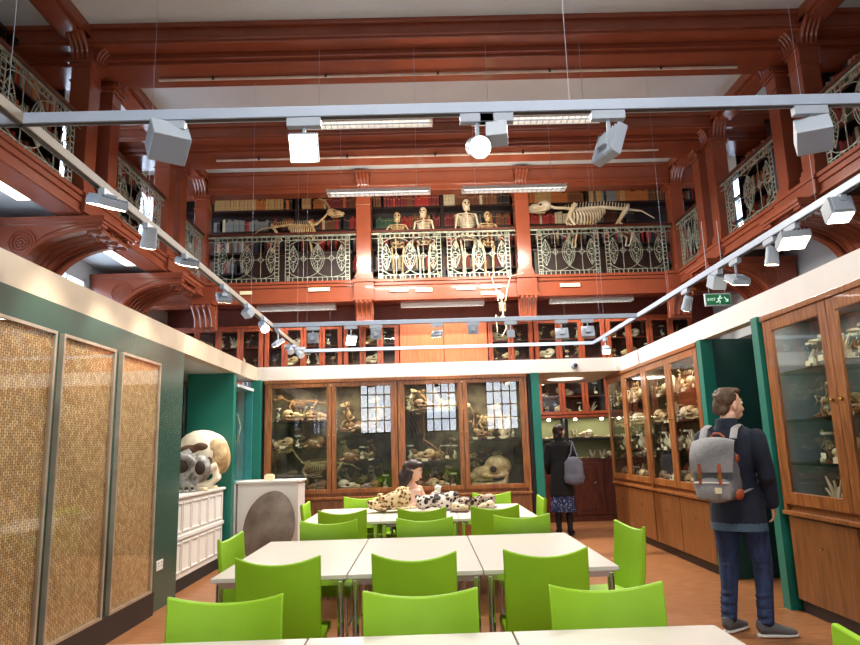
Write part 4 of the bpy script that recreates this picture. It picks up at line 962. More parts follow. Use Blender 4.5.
# ------------------------------------------------------------------ chairs (local: sitter faces +y)
def make_chair():
    t = empty('lime_chair'); nu, nv = 12, 12; W = .45
    def surf(u, v, off):        # u across -1..1, v up the back 0..1
        z = .43+.415*v + .04*(u*u)*v**3-.008*v; y = -.205-.085*v-.035*math.sin(PI*v)*.2 + .045*u*u*(.35+.65*v)
        x = u*W/2*(1-.02*(1-v)); return (x, y-off, z)
    m = MB(); vs = []; fs = []
    for k_ in (0, 1):
        for j in range(nv+1):
            for i in range(nu+1):
                u = -1+2*i/nu; v = j/nv; off = k_*.03*(1-.25*v)
                vs.append(surf(u, v, off))
    S = (nu+1)*(nv+1)
    def id_(k_, j, i): return k_*S+j*(nu+1)+i
    for j in range(nv):
        for i in range(nu): fs.append((id_(0,j,i), id_(0,j,i+1), id_(0,j+1,i+1), id_(0,j+1,i))[::-1]); fs.append((id_(1,j,i), id_(1,j,i+1), id_(1,j+1,i+1), id_(1,j+1,i)))
    for i in range(nu): fs.append((id_(0,0,i), id_(0,0,i+1), id_(1,0,i+1), id_(1,0,i))); fs.append((id_(0,nv,i+1), id_(0,nv,i), id_(1,nv,i), id_(1,nv,i+1)))
    for j in range(nv): fs.append((id_(0,j+1,0), id_(0,j,0), id_(1,j,0), id_(1,j+1,0))); fs.append((id_(0,j,nu), id_(0,j+1,nu), id_(1,j+1,nu), id_(1,j,nu)))
    m.add(vs, fs); m.build('backrest', LIME, t, smooth=True, bevel=.007)
    m = MB(); vs = []; fs = []; n = 10
    for k_ in (0, 1):
        for j in range(n+1):
            for i in range(n+1):
                x = -W/2+W*i/n; y = -.2+.42*j/n; z = .45+.012*math.cos(PI*(i/n-.5))*1.0-.018*max(0, (j/n-.8)/.2)**2
                vs.append((x*(1-.06*(j/n)), y, z-(.045 if k_ else 0)))
    S = (n+1)**2
    def id2(k_, j, i): return k_*S+j*(n+1)+i
    for j in range(n):
        for i in range(n): fs.append((id2(0,j,i), id2(0,j,i+1), id2(0,j+1,i+1), id2(0,j+1,i))); fs.append((id2(1,j,i), id2(1,j+1,i), id2(1,j+1,i+1), id2(1,j,i+1)))
    for i in range(n): fs.append((id2(0,0,i+1), id2(0,0,i), id2(1,0,i), id2(1,0,i+1))); fs.append((id2(0,n,i), id2(0,n,i+1), id2(1,n,i+1), id2(1,n,i)))
    for j in range(n): fs.append((id2(0,j,0), id2(0,j+1,0), id2(1,j+1,0), id2(1,j,0))); fs.append((id2(0,j+1,n), id2(0,j,n), id2(1,j,n), id2(1,j+1,n)))
    m.add(vs, fs); m.build('seat', LIME, t, smooth=True, bevel=.006)
    for sx in (-1, 1):
        MB().tube([(sx*.195, -.2, .41), (sx*.2, -.235, .006)], .011, 10).build('leg', CHROME, t, smooth=True)
        MB().tube([(sx*.18, .18, .41), (sx*.2, .21, .006)], .011, 10).build('leg', CHROME, t, smooth=True)
    m = MB()
    for sx in (-1, 1): m.tube([(sx*.2, -.22, .19), (sx*.195, .195, .19)], .007, 8); m.tube([(sx*.19, -.2, .402), (sx*.18, .18, .402)], .008, 8)
    m.tube([(-.19, -.2, .402), (.19, -.2, .402)], .008, 8); m.build('stretcher', BLACK, t, smooth=True); return t
CP = Proto(make_chair); gch = 'lime green chairs around the tables'
def chair(x, y, deg, lab): CP((x, y, 0), R(deg), 1, lab, 'chair', gch)
for xc, s_ in ((-.79, 'left'), (-.035, 'middle'), (.69, 'right')): chair(xc, 2.495, 180, 'lime green chair facing the camera behind the nearest table block, %s one' % s_)
for xc, s_ in ((-.79, 'left'), (-.075, 'middle'), (.62, 'right')): chair(xc, 3.945, 0, 'lime green chair seen from behind, tucked at near side of middle tables, %s one' % s_)
for xc, s_ in ((-.775, 'left'), (-.02, 'middle'), (.745, 'right')): chair(xc, 5.205, 180, 'lime green chair facing the camera behind the middle tables, %s one' % s_)
for xc, s_ in ((-.775, 'left'), (-.045, 'middle'), (.625, 'right')): chair(xc, 6.6, 0, 'lime green chair seen from behind at near side of far tables, %s one' % s_)
chair(-.74, 7.79, 180, 'lime green chair facing the camera behind the far tables, left of the seated woman')
chair(.76, 7.79, 180, 'lime green chair facing the camera behind the far tables, right of the spotted skins')
chair(-.23, 8.06, 180+48, 'lime green chair the dark-haired woman sits on behind the far tables')
chair(-1.06, 4.66, -90-4, 'lime green chair at the left end of the middle tables')
chair(1.1, 4.62, 90+8, 'lime green chair at the right end of the middle tables')
chair(-1.02, 7.3, -90, 'lime green chair at the left end of the far tables')
chair(.94, 7.2, 90, 'lime green chair at the right end of the far tables')
chair(.93, 1.86, 90, 'lime green chair at the right end of the nearest table, at lower right edge')

# ------------------------------------------------------------------ skins and skulls on the far table
def spot_mat(name, c1, c2, sc, w_=.5, c3=None):
    m = bpy.data.materials.new(name); m.use_nodes = True; nt = m.node_tree; N = nt.nodes; L = nt.links; b = N['Principled BSDF']
    tc = N.new('ShaderNodeTexCoord'); v = N.new('ShaderNodeTexVoronoi'); v.inputs['Scale'].default_value = sc; L.new(tc.outputs['Object'], v.inputs['Vector'])
    no = N.new('ShaderNodeTexNoise'); no.inputs['Scale'].default_value = sc*.45; L.new(tc.outputs['Object'], no.inputs['Vector'])
    mu = N.new('ShaderNodeMath'); mu.operation = 'ADD'; L.new(v.outputs['Distance'], mu.inputs[0]); L.new(no.outputs['Fac'], mu.inputs[1])
    rp = N.new('ShaderNodeValToRGB'); L.new(mu.outputs[0], rp.inputs['Fac']); e = rp.color_ramp.elements
    e[0].position = w_; e[0].color = (*lin(c1), 1); e[1].position = w_+.07; e[1].color = (*lin(c2), 1)
    if c3: q = e.new(min(1, w_+.28)); q.color = (*lin(c2), 1); q = e.new(min(1, w_+.34)); q.color = (*lin(c3), 1)
    L.new(rp.outputs['Color'], b.inputs['Base Color']); b.inputs['Roughness'].default_value = .8; return m
FUR1 = spot_mat('spotted_tan_fur', (74, 48, 28), (196, 152, 88), 30, .86, (214, 190, 150)); FUR2 = spot_mat('black_and_white_patched_fur', (40, 32, 32), (214, 200, 188), 20, .98); FUR3 = spot_mat('mottled_grey_brown_fur', (38, 30, 30), (176, 154, 136), 26, .93)
def pelt(name, lab, loc, blobs, mt, seed, flat=None):
    m = MB(); rr = random.Random(seed)
    if flat: m.ell((0, 0, .012), flat)
    for x, y, z, a, b_, c in blobs: m.ell((x, y, z), (a, b_, c), Euler((0, rr.uniform(-.4, .4), rr.uniform(-.6, .6))))
    for i in range(26):
        x, y, z, a, b_, c = rr.choice(blobs); an = rr.random()*2*PI; m.ell((x+a*.8*math.cos(an), y+b_*.8*math.sin(an), max(.012, z+c*rr.uniform(0, .8))), (.02+.02*rr.random(), .015+.02*rr.random(), .012+.012*rr.random()), n=8, m=6)
    o = m.build(name, mt, None); bake(o, .009, .5, 2)
    for v in o.data.vertices: v.co.z *= 1.25
    z0 = min(v.co.z for v in o.data.vertices); o.location = (loc[0], loc[1], loc[2]-z0); tag(o, lab, 'animal skin', 'animal skins and skulls on the far table'); return o
pelt('spotted_skin', 'folded spotted tan animal skin on the left of the far table', (-.36, 7.4, .741), [(-.18, 0, .03, .12, .1, .035), (-.02, 0, .07, .14, .1, .07), (.1, .02, .1, .1, .08, .09), (-.1, .05, .05, .14, .09, .05)], FUR1, 2, (.27, .13, .015))
pelt('patched_skin', 'bundled black and white animal skin at the middle of the far table', (.12, 7.42, .741), [(-.14, 0, .06, .1, .09, .06), (.0, 0, .075, .12, .09, .06), (.12, .03, .08, .11, .08, .06), (.06, -.05, .05, .12, .06, .05)], FUR2, 4)
pelt('mottled_skin', 'mottled dark animal skin on the right of the far table', (.52, 7.42, .741), [(-.16, 0, .05, .11, .08, .05), (0, .01, .05, .11, .09, .045), (.13, 0, .06, .1, .08, .06)], FUR3, 8, (.26, .1, .014))
P['pale skull']((.62, 7.2, .741), R(20), .62, 'small pale skull on the far table before the mottled skin', 'skull', 'animal skins and skulls on the far table')
P['pale skull']((.34, 7.16, .741), R(160), .6, 'small pale skull on the far table between the two darker skins', 'skull', 'animal skins and skulls on the far table')

# ------------------------------------------------------------------ the two giant skulls on the white counter
def giant():
    t = empty('elephant_skull'); m = MB()
    m.ell((0, 0, .42), (.32, .26, .24)); m.ell((-.12, 0, .36), (.26, .24, .22)); m.ell((.14, 0, .38), (.2, .24, .24)); m.ell((-.24, 0, .2), (.13, .14, .2)); m.ell((-.3, 0, .1), (.08, .1, .12))
    for sg in (-1, 1):
        m.tube([(-.1, sg*.2, .22), (.05, sg*.26, .2), (.2, sg*.22, .25)], .04, 8)
        m.tube([(.17, sg*.18, .26), (.2, sg*.17, .1), (.1, sg*.15, .03), (-.15, sg*.08, .04), (-.3, sg*.03, .09)], [(.045), .05, .05, .055, .04], 8)
    o = bake(m.build('cranium', spot_mat('cream_and_tan_giant_bone', (205, 158, 96), (240, 230, 208), 2.2, .62), t), .017, .5, 4)
    m = MB(); m.ell((-.12, -.2, .44), (.16, .08, .05), Euler((R(30), R(-10), 0))); m.ell((.0, -.22, .46), (.1, .06, .05)); m.ell((.1, -.235, .3), (.05, .04, .05)); bake(m.build('nasal_opening', mat('brown_bone_hollow', (92, 62, 40), .8), o), .014, .5, 2)
    m = MB(); m.ell((.2, -.08, .36), (.155, .165, .2)); m.ell((.15, -.13, .45), (.14, .11, .11)); m.ell((.24, .05, .32), (.12, .14, .18)); m.ell((.12, -.15, .28), (.1, .1, .08)); m.ell((.19, -.16, .16), (.045, .05, .1)); bake(m.build('tan_hindquarter_of_skull', BONE, t), .014, .5, 3)
    m = MB()
    for sx in (-.12, .08): m.cbox((sx, 0, .0), (.08, .28, .03))
    m.build('rest', SLATE, t); return t
g = giant(); g.scale = (.98, .98, 1.08); g.location = (-2.82, 8.62, 1.0); g.rotation_euler = (0, 0, R(14)); tag(g, 'huge cream and tan domed skull with long dark opening on the white counter', 'skull')
def giant2():
    t = empty('hollow_skull_cast'); m = MB()
    m.tube([(0, 0, .06), (-.04, 0, .2), (0, 0, .34), (.1, 0, .42)], [.1, .15, .15, .1], 12)
    m.ell((.16, 0, .26), (.14, .17, .17)); m.ell((-.1, 0, .1), (.1, .14, .1))
    for sg in (-1, 1):
        n = 16; m.tube([(-.03+.12*math.cos(2*PI*i/n), sg*.13-.01, .29+.12*math.sin(2*PI*i/n)) for i in range(n)], .035, 8, closed=True)
        for i in range(5): m.tube([(-.14+.07*i, sg*.1, .16), (-.16+.07*i, sg*.13, .09), (-.14+.07*i, sg*.12, .01)], [.024, .03, .014], 7)
    o = bake(m.build('cranium', BONEG, t), .013, .5, 3)
    m = MB()
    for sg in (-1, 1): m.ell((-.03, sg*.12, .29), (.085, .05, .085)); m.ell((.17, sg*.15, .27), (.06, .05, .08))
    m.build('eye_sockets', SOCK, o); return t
g = giant2(); g.location = (-2.8, 7.95, .985); g.rotation_euler = (0, 0, R(20)); tag(g, 'rough grey skull with round eye socket in front of the huge domed skull', 'skull')
for x, y, lab in ((-2.66, 8.55, 'small cream label block on the counter beside the huge domed skull'), (-2.64, 8.1, 'small cream label block on the counter before the grey skull')):
    o = MB().box((-.05, -.06, 0), (.05, .06, .035)).box((.05, -.05, .005), (.056, .05, .03)).build('label_block', CARD, None, bevel=.004, loc=(x, y, .986)); tag(o, lab, 'label')

# ------------------------------------------------------------------ primate skeletons on the back gallery
def primate(s=1.0, armbend=0, mt=BONEW):
    """upright skeleton facing -y, height about 1.6 at s=1"""
    t = empty('standing_skeleton')
    m = MB(); m.ell((0, 0, 1.5), (.075, .095, .095)); m.ell((0, -.05, 1.42), (.05, .05, .05)); m.tube([(-.05, .0, 1.44), (-.045, -.05, 1.37), (0, -.09, 1.355), (.045, -.05, 1.37), (.05, 0, 1.44)], [.014, .016, .018, .016, .014], 6)
    o = m.build('skull', mt, t, smooth=True)
    m = MB()
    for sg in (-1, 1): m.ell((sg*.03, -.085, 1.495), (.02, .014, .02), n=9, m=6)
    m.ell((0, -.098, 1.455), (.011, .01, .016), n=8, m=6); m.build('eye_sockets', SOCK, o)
    m = MB(); m.cbox((0, -.093, 1.405), (.05, .012, .022)); m.build('teeth', BONEW, o)
    m = MB(); m.tube([(0, .02, 1.4), (0, .03, 1.25), (0, .05, 1.1), (0, .02, .95), (0, .04, .85)], [.014, .017, .019, .022, .02], 7)
    for i in range(14): z = .88+.036*i; m.cbox((0, .055, z), (.05, .04, .014))
    m.build('spine', mt, t)
    m = MB()
    for i in range(10):
        z = 1.28-.032*i; k = .75+.35*math.sin(PI*(i+1)/11)
        for sg in (-1, 1): m.tube([(0, .04, z+.01), (sg*.08*k, .05, z), (sg*.125*k, -.01, z-.02), (sg*.09*k, -.075, z-.035), (sg*.015, -.09, z-.03)], .0065, 5)
    m.tube([(0, -.09, 1.28), (0, -.1, 1.0)], .014, 6); m.tube([(-.17, .01, 1.31), (0, -.07, 1.3), (.17, .01, 1.31)], .011, 6)
    for sg in (-1, 1): m.prism([(sg*.06, 1.3), (sg*.16, 1.3), (sg*.08, 1.14)], 'xz', .065, .075)
    m.build('rib_cage', mt, t)
    m = MB()
    for sg in (-1, 1):
        m.tube([(0, .05, .88), (sg*.1, .04, .93), (sg*.13, -.01, .88), (sg*.07, -.05, .8), (0, -.06, .8)], [.02, .028, .022, .018, .014], 7)
    m.build('pelvis', mt, t, smooth=True)
    for sg in (-1, 1):
        m = MB(); a = armbend; e = (sg*(.22+.06*a), .0, 1.02+.1*a); hnd = (sg*(.22-.1*a), -.05-.2*a, .79+.3*a)
        m.tube([(sg*.17, .01, 1.3), e], [.02, .014], 7); m.tube([e, hnd], [.014, .01], 6); m.tube([(e[0]-.014, e[1]+.01, e[2]), (hnd[0]-.012, hnd[1], hnd[2])], .007, 5)
        for j in range(5): m.tube([hnd, (hnd[0]+(j-2)*.014, hnd[1]-.01, hnd[2]-.08), (hnd[0]+(j-2)*.018, hnd[1]-.015, hnd[2]-.15+.012*abs(j-2))], [.007, .006, .004], 4)
        m.build('arm', mt, t, smooth=True)
        m = MB(); m.tube([(sg*.1, 0, .83), (sg*.13, -.01, .8), (sg*.09, -.01, .46)], [.024, .022, .02], 7); m.ell((sg*.09, -.035, .45), (.02, .014, .022), n=8, m=6)
        m.tube([(sg*.09, -.01, .44), (sg*.085, 0, .07)], [.022, .013], 7); m.tube([(sg*.105, .01, .42), (sg*.105, .01, .07)], .007, 5); m.tube([(sg*.085, .04, .02), (sg*.09, -.04, .04), (sg*.1, -.16, .015)], [.022, .018, .01], 6)
        m.build('leg', mt, t, smooth=True)
    MB().box((-.2, -.2, -.02), (.2, .16, 0)).build('base_board', DARKWOOD, t)
    return t
gs = 'standing skeletons behind the middle gallery railing'
PR = Proto(primate)
def sk_(px, py, yw, rz, lab, proto=PR):      # stand so that the crown of the skull sits where the photo shows it
    p = at(px, py, 1, yw); h = p.z-ZG1; s = h/1.6
    proto((p.x, yw, ZG1+.02*s), R(rz), s, lab, 'skeleton', gs)
sk_(466, 200, 12.35, 5, 'tallest standing human skeleton behind the middle gallery railing')
sk_(423, 208, 12.3, -12, 'shorter slim standing skeleton, left of the tallest one on the gallery')
PR2 = Proto(lambda: primate(1, 1.0, BONE))
sk_(397, 213, 12.3, 0, 'stooping tan ape skeleton with raised arms, leftmost in the middle gallery bay', PR2)
sk_(487, 212, 12.3, 10, 'tan ape skeleton with bent arms, rightmost in the middle gallery bay', PR2)
# hoofed skeletons
gq = sp_quad(BONE, .2, board=False, horns=True, name='goat_skeleton')()
def place_q(t, x, y, z, s, rz, stretch): t.location = (x, y, z); t.scale = (s, s, s); t.rotation_euler = (0, 0, rz)
for ch in list(kids(gq)): pass
gq.location = (-2.32, 12.3, ZG1+.64); gq.scale = (1.38, 1.38, 1.38); gq.rotation_euler = (0, 0, PI); tag(gq, 'horned goat skeleton facing right behind the left bay of the back railing', 'skeleton')
m = MB(); m.box((-1.0, -.22, 0), (1.0, .22, .58)); m.box((-1.03, -.25, .58), (1.03, .25, .635)); o = m.build('display_bench', BOOKWOOD, None, bevel=.005, loc=(-2.3, 12.3, ZG1+.001)); tag(o, 'dark wooden bench carrying the goat skeleton on the gallery', 'bench')
hq = sp_quad(BONEW, .06, board=False, name='hoofed_skeleton')()
hq.location = (3.34, 12.3, ZG1+.58); hq.scale = (1.95, 1.95, 1.95); tag(hq, 'large hoofed skeleton facing left behind the right bay of the back railing', 'skeleton')
m = MB(); m.box((-1.2, -.24, 0), (1.2, .24, .53)); m.box((-1.23, -.27, .53), (1.23, .27, .575)); o = m.build('display_bench', BOOKWOOD, None, bevel=.005, loc=(3.34, 12.3, ZG1+.001)); tag(o, 'low dark bench carrying the large hoofed skeleton on the gallery', 'bench')
# monkey skeleton swinging from the railing foot
t = empty('hanging_monkey_skeleton', (1.42, GY-.12, 4.0)); tag(t, 'pale monkey skeleton hanging by its arms under the middle gallery railing', 'skeleton')
m = MB(); m.ell((.02, -.02, .02), (.055, .06, .06)); m.ell((.02, -.065, -.01), (.03, .03, .028)); o = m.build('skull', BONEW, t, smooth=True)
m = MB()
for sg in (-1, 1): m.ell((.02+sg*.022, -.07, .025), (.015, .012, .015), n=8, m=6)
m.build('eye_sockets', SOCK, o)
m = MB(); m.tube([(.02, 0, -.03), (.04, .02, -.2), (.03, 0, -.36)], .014, 6)
for i in range(8):
    for sg in (-1, 1): m.tube([(.03, .01, -.08-.022*i), (.03+sg*.06, -.01, -.09-.022*i), (.03+sg*.03, -.06, -.1-.022*i)], .006, 4)
m.ell((.03, 0, -.38), (.06, .035, .045)); m.build('torso', BONEW, t, smooth=True)
m = MB(); m.tube([(-.04, 0, -.06), (-.06, 0, .14), (-.13, .02, .34)], [.012, .01, .009], 6); m.tube([(-.13, .02, .34), (-.12, .04, .42)], [.012, .006], 5); m.build('arm', BONEW, t, smooth=True)
m = MB(); m.tube([(.09, 0, -.06), (.13, 0, .16), (.2, .02, .38)], [.012, .01, .009], 6); m.tube([(.16, .02, .38), (.3, .03, .42), (.44, .04, .45)], [.014, .01, .007], 5); m.build('arm', BONEW, t, smooth=True)
m = MB(); m.tube([(0, 0, -.4), (-.1, -.04, -.32), (-.08, 0, -.62)], [.013, .011, .008], 6); m.build('leg', BONEW, t, smooth=True)
m = MB(); m.tube([(.06, 0, -.4), (.08, -.04, -.56), (.0, 0, -.7)], [.013, .011, .008], 6); m.build('leg', BONEW, t, smooth=True)
PH = Proto(lambda: primate(1, .3, BONEW)); PH((-2.74, 9.45, 1.001), R(20), .72, 'pale small standing skeleton inside the narrow left corner glass case', 'skeleton')
# small glass jar and pale skulls standing on the gallery of the left corner are part of the wall cabinets

# ------------------------------------------------------------------ label strips on the gallery fascia
strips = [(246, 293, .22, 'leftmost, near the left corner'), (319, 289.5, .38, 'left of the left middle column'), (399, 290, .34, 'first right of the left middle column'), (424, 290, .3, 'second right of the left middle column'), (466, 288, .34, 'left of the stacked pair'), (491, 286.5, .36, 'upper of the stacked pair by the hanging monkey'), (491, 293, .36, 'lower of the stacked pair by the hanging monkey'), (570, 285, .36, 'under the hoofed skeleton')]
for px, py, w_, l_ in strips:
    p = at(px, py, 1, GY-.02); o = MB().box((-w_/2, -.012, -.032), (w_/2, 0, .032)).box((-w_/2+.01, -.014, -.022), (w_/2-.01, -.012, .022)).build('label_strip', CARD, None, loc=(p.x, GY-.022, p.z)); tag(o, 'cream label strip on the back gallery fascia, %s' % l_.replace('by the hanging monkey', 'by the monkey'), 'label', 'label strips on the gallery fascia')
# ------------------------------------------------------------------ people
V = Vector
def hand(m, w, d, sv, nv, curl=.5, s=1.0):
    """w wrist, d finger direction, sv towards the thumb side, nv palm normal"""
    d = V(d).normalized(); sv = V(sv); sv = (sv-d*sv.dot(d)).normalized(); nv = d.cross(sv) if nv is None else V(nv).normalized(); w = V(w)
    m.tube([w-d*.02*s, w+d*.03*s, w+d*.085*s], [(.024*s, .02*s), (.034*s, .017*s), (.04*s, .014*s)], 12, right=sv)
    for i, (o_, L_) in enumerate(((.03, .075), (.01, .083), (-.011, .077), (-.031, .06))):
        a = w+d*.078*s+sv*o_*s; c = curl*(.8+.1*i)
        b_ = a+(d*math.cos(c*.6)+nv*math.sin(c*.6))*L_*.45*s; e = b_+(d*math.cos(c*1.5)+nv*math.sin(c*1.5))*L_*.32*s; f = e+(d*math.cos(c*2.3)+nv*math.sin(c*2.3))*L_*.26*s
        m.tube([a, b_, e, f], [.0095*s, .009*s, .0085*s, .0065*s], 8)
    a = w+d*.022*s+sv*.022*s; b_ = a+(d*.7+sv*.7)*.035*s; e = b_+(d*.95+sv*.2+nv*.3)*.03*s; f = e+(d*.95+nv*.35)*.022*s
    m.tube([a, b_, e, f], [.013*s, .0115*s, .0105*s, .008*s], 8)
def head(m, c, yaw, pitch=0, s=1.0):
    c = V(c); Rm = Euler((pitch, 0, -yaw)).to_matrix(); E_ = Euler((pitch, 0, -yaw))
    def p(x, y, z): return c+Rm @ V((x*s, y*s, z*s))
    m.ell(p(0, -.012, .035), (.076*s, .096*s, .087*s), E_); m.ell(p(0, .02, -.02), (.064*s, .075*s, .08*s), E_); m.ell(p(0, .045, -.075), (.042*s, .042*s, .034*s), E_)
    m.tube([p(0, .088, .015), p(0, .104, -.018), p(0, .115, -.036), p(0, .092, -.045)], [.009*s, .012*s, .014*s, .01*s], 8)
    m.tube([p(-.035, .083, .03), p(0, .094, .032), p(.035, .083, .03)], .01*s, 7)
    m.tube([p(-.022, .086, -.068), p(0, .097, -.066), p(.022, .086, -.068)], .0075*s, 7); m.tube([p(-.018, .085, -.079), p(0, .094, -.08), p(.018, .085, -.079)], .0075*s, 7)
    for sg in (-1, 1): m.ell(p(sg*.076, -.008, -.01), (.01*s, .021*s, .033*s), Euler((pitch, sg*.15, -yaw)))
    return p
def limb(m, pts, rs, n=14): m.tube(pts, rs, n); [m.ell(pts[i], (rs[i],)*3, n=12, m=8) for i in range(len(pts))]
def shoe(t, ank, ang, mt, sole, L_=.27):
    m = MB(); c, s_ = math.cos(ang), math.sin(ang); T = Matrix.Translation((ank[0], ank[1], 0)) @ Matrix.Rotation(-ang, 4, 'Z'); m.T = T
    m.tube([(0, -.065, .05), (0, -.03, .065), (0, .05, .058), (0, .12, .042), (0, .185, .032), (0, .205, .028)], [(.03, .035), (.038, .05), (.043, .044), (.047, .03), (.036, .022), (.015, .012)], 14, right=(1, 0, 0))
    m.tube([(0, -.035, .05), (0, -.03, .11)], [.042, .044], 12); o = bake(m.build('shoe', mt, t), .008, .5, 2)
    m = MB(); m.T = T; m.tube([(0, -.075, .012), (0, -.03, .012), (0, .06, .012), (0, .13, .012), (0, .19, .012), (0, .212, .013)], [(.028, .012), (.042, .012), (.046, .012), (.05, .012), (.038, .012), (.014, .01)], 14, right=(1, 0, 0)); m.build('sole', sole, o, smooth=True)
def eyes(t, p, s=1.0):
    m = MB(); m.cur = 0
    for sg in (-1, 1): m.ell(p(sg*.031, .079, .012), (.0125*s, .0125*s, .0125*s), n=10, m=8)
    m.cur = 1
    for sg in (-1, 1): m.ell(p(sg*.031, .0885, .012), (.0055*s, .0055*s, .0055*s), n=8, m=6)
    o = m.build('eyes', [WHITE, MATS['iris_brown'] if 'iris_brown' in MATS else mat('iris_brown', (46, 30, 22), .3)], t, smooth=True)
    m = MB()
    for sg in (-1, 1): m.tube([p(sg*.045, .078, .034), p(sg*.031, .09, .042), p(sg*.015, .092, .036)], .004*s, 5)
    m.build('eyebrows', HAIRB, t)
HAIRB = mat('dark_brown_hair', (52, 30, 22), .5, col2=(26, 15, 12), scale=30, stretch=(1, 1, .2))
HAIRM = mat('short_brown_hair', (96, 70, 48), .6, col2=(60, 42, 30), scale=40)
NAVY = mat('navy_wool_coat', (26, 34, 52), .85, var=.15, scale=40, bump=.1); JEAN = mat('dark_indigo_denim', (38, 58, 98), .8, col2=(24, 36, 66), scale=10, stretch=(3, 3, 1), bump=.2)
COATB = mat('black_wool_coat', (20, 19, 22), .9, var=.1, bump=.1); CHAMB = mat('slate_blue_shirt_hem', (74, 98, 118), .8, var=.1)

def torso_pts(z0, s=1, w_=1): return [((0, 0, z0-.02), (.15*w_, .11)), ((0, -.005, z0+.08), (.148*w_, .105)), ((0, 0, z0+.2), (.132*w_, .096)), ((0, .01, z0+.36), (.158*w_, .112)), ((0, 0, z0+.48), (.168*w_, .098)), ((0, -.01, z0+.54), (.11*w_, .07)), ((0, -.005, z0+.58), (.058, .056))]

# --- man with backpack, back three-quarter view, looking at the right-hand case
t = empty('person', (2.34, 5.2, 0), R(-42)); tag(t, 'standing man in navy coat and jeans wearing a grey backpack, looking at the right cabinet', 'person')
m = MB(); z0 = .95; tp = torso_pts(z0)
m.tube([p_ for p_, _ in tp], [r for _, r in tp], 20, right=(1, 0, 0))
hp = head(m, (.02, .02, 1.665), R(34), R(2), 1.04); m.tube([(0, -.01, 1.5), (.01, .0, 1.6)], [.056, .056], 12)
armR = [(.195, -.005, 1.42), (.245, -.03, 1.15), (.235, .07, .92)]; armL = [(-.195, -.005, 1.42), (-.245, .0, 1.16), (-.2, .19, 1.04)]
for a in (armR, armL): limb(m, a, [.05, .04, .028])
hand(m, armR[2], (-.02, .12, -.3), (0, 1, .2), (-1, 0, 0), .5); hand(m, armL[2], (.1, .3, -.02), (.2, .1, 1), (.9, -.3, 0), .5)
legL = [(-.085, 0, .93), (-.11, .03, .5), (-.13, -.02, .09)]; legR = [(.085, 0, .93), (.12, .06, .5), (.12, -.0, .09)]
for l_ in (legL, legR): limb(m, l_, [.085, .055, .04])
for l_ in (legL, legR): m.ell((l_[2][0], l_[2][1]+.06, .05), (.035, .1, .03))
body = bake(m.build('body', SKIN, t), .008, .5, 3); eyes(t, hp, 1.04)
m = MB()
def hair_cap(m, p, s, pts):
    for x, y, z, a, b_, c in pts: m.ell(p(x, y, z), (a*s, b_*s, c*s))
hair_cap(m, hp, 1.04, [(0, -.028, .05, .083, .095, .084), (0, -.07, .0, .066, .05, .07), (0, .04, .1, .06, .05, .03), (-.02, -.085, -.03, .045, .028, .045), (.02, -.085, -.03, .045, .028, .045)])
rr = random.Random(2)
for i in range(60):
    a = rr.uniform(0, 2*PI); e = rr.uniform(.2, 1.2); m.ell(hp(.078*math.cos(a)*math.cos(e), -.025+.09*math.sin(a)*math.cos(e), .05+.083*math.sin(e)), (.014, .014, .009), n=6, m=5)
bake(m.build('hair', HAIRM, t), .007, .4, 1)
m = MB(); tj = [((0, .0, .78), (.202, .158)), ((0, 0, .9), (.195, .15))]+[(p_, (r[0]+.028, r[1]+.026)) for p_, r in tp[1:6]]+[((0, -.01, 1.5), (.085, .08))]
m.tube([p_ for p_, _ in tj], [r for _, r in tj], 24, right=(1, 0, 0))
for a in (armR, armL): limb(m, [V(a[0])+V((0, 0, -.01)), a[1], V(a[1]).lerp(V(a[2]), .93)], [.072, .062, .05]); m.ell(V(a[1])+V((0, .0, -.03)), (.066, .064, .05))
m.tube([(0, -.03, 1.49), (.0, -.03, 1.565)], [(.085, .08), (.078, .07)], 18, right=(1, 0, 0))
bake(m.build('coat', NAVY, t), .011, .5, 4)
m = MB(); m.tube([(0, 0, .74), (0, 0, .8)], [(.204, .16), (.2, .156)], 24, right=(1, 0, 0)); m.build('shirt_hem', CHAMB, t, smooth=True)
m = MB()
for l_, k_ in ((legL, -1), (legR, 1)):
    limb(m, [V(l_[0])+V((0, 0, -.03)), V(l_[0]).lerp(V(l_[1]), .5), l_[1], V(l_[1]).lerp(V(l_[2]), .5), V(l_[2])+V((0, 0, .02))], [.11, .093, .071, .06, .053])
    for i in range(6): q = V(l_[1]).lerp(V(l_[2]), .55+.08*i); m.tube([q+V((-.055, -.03, 0)), q+V((0, -.065, .008*(-1)**i)), q+V((.055, -.03, .01))], .012, 6)
    for i in range(3): q = V(l_[1])+V((0, 0, .05-.04*i)); m.tube([q+V((-.06, -.03, 0)), q+V((0, -.078, .01)), q+V((.06, -.03, 0))], .011, 6)
m.tube([(0, 0, .96), (0, -.005, .88), (0, 0, .8)], [(.155, .12), (.165, .13), (.15, .12)], 20, right=(1, 0, 0))
jo = bake(m.build('jeans', JEAN, t), .01, .5, 3)
SH = mat('grey_canvas_shoe', (92, 94, 96), .8, var=.1)
shoe(t, legL[2], R(12), SH, WHITE); shoe(t, legR[2], R(52), SH, WHITE)
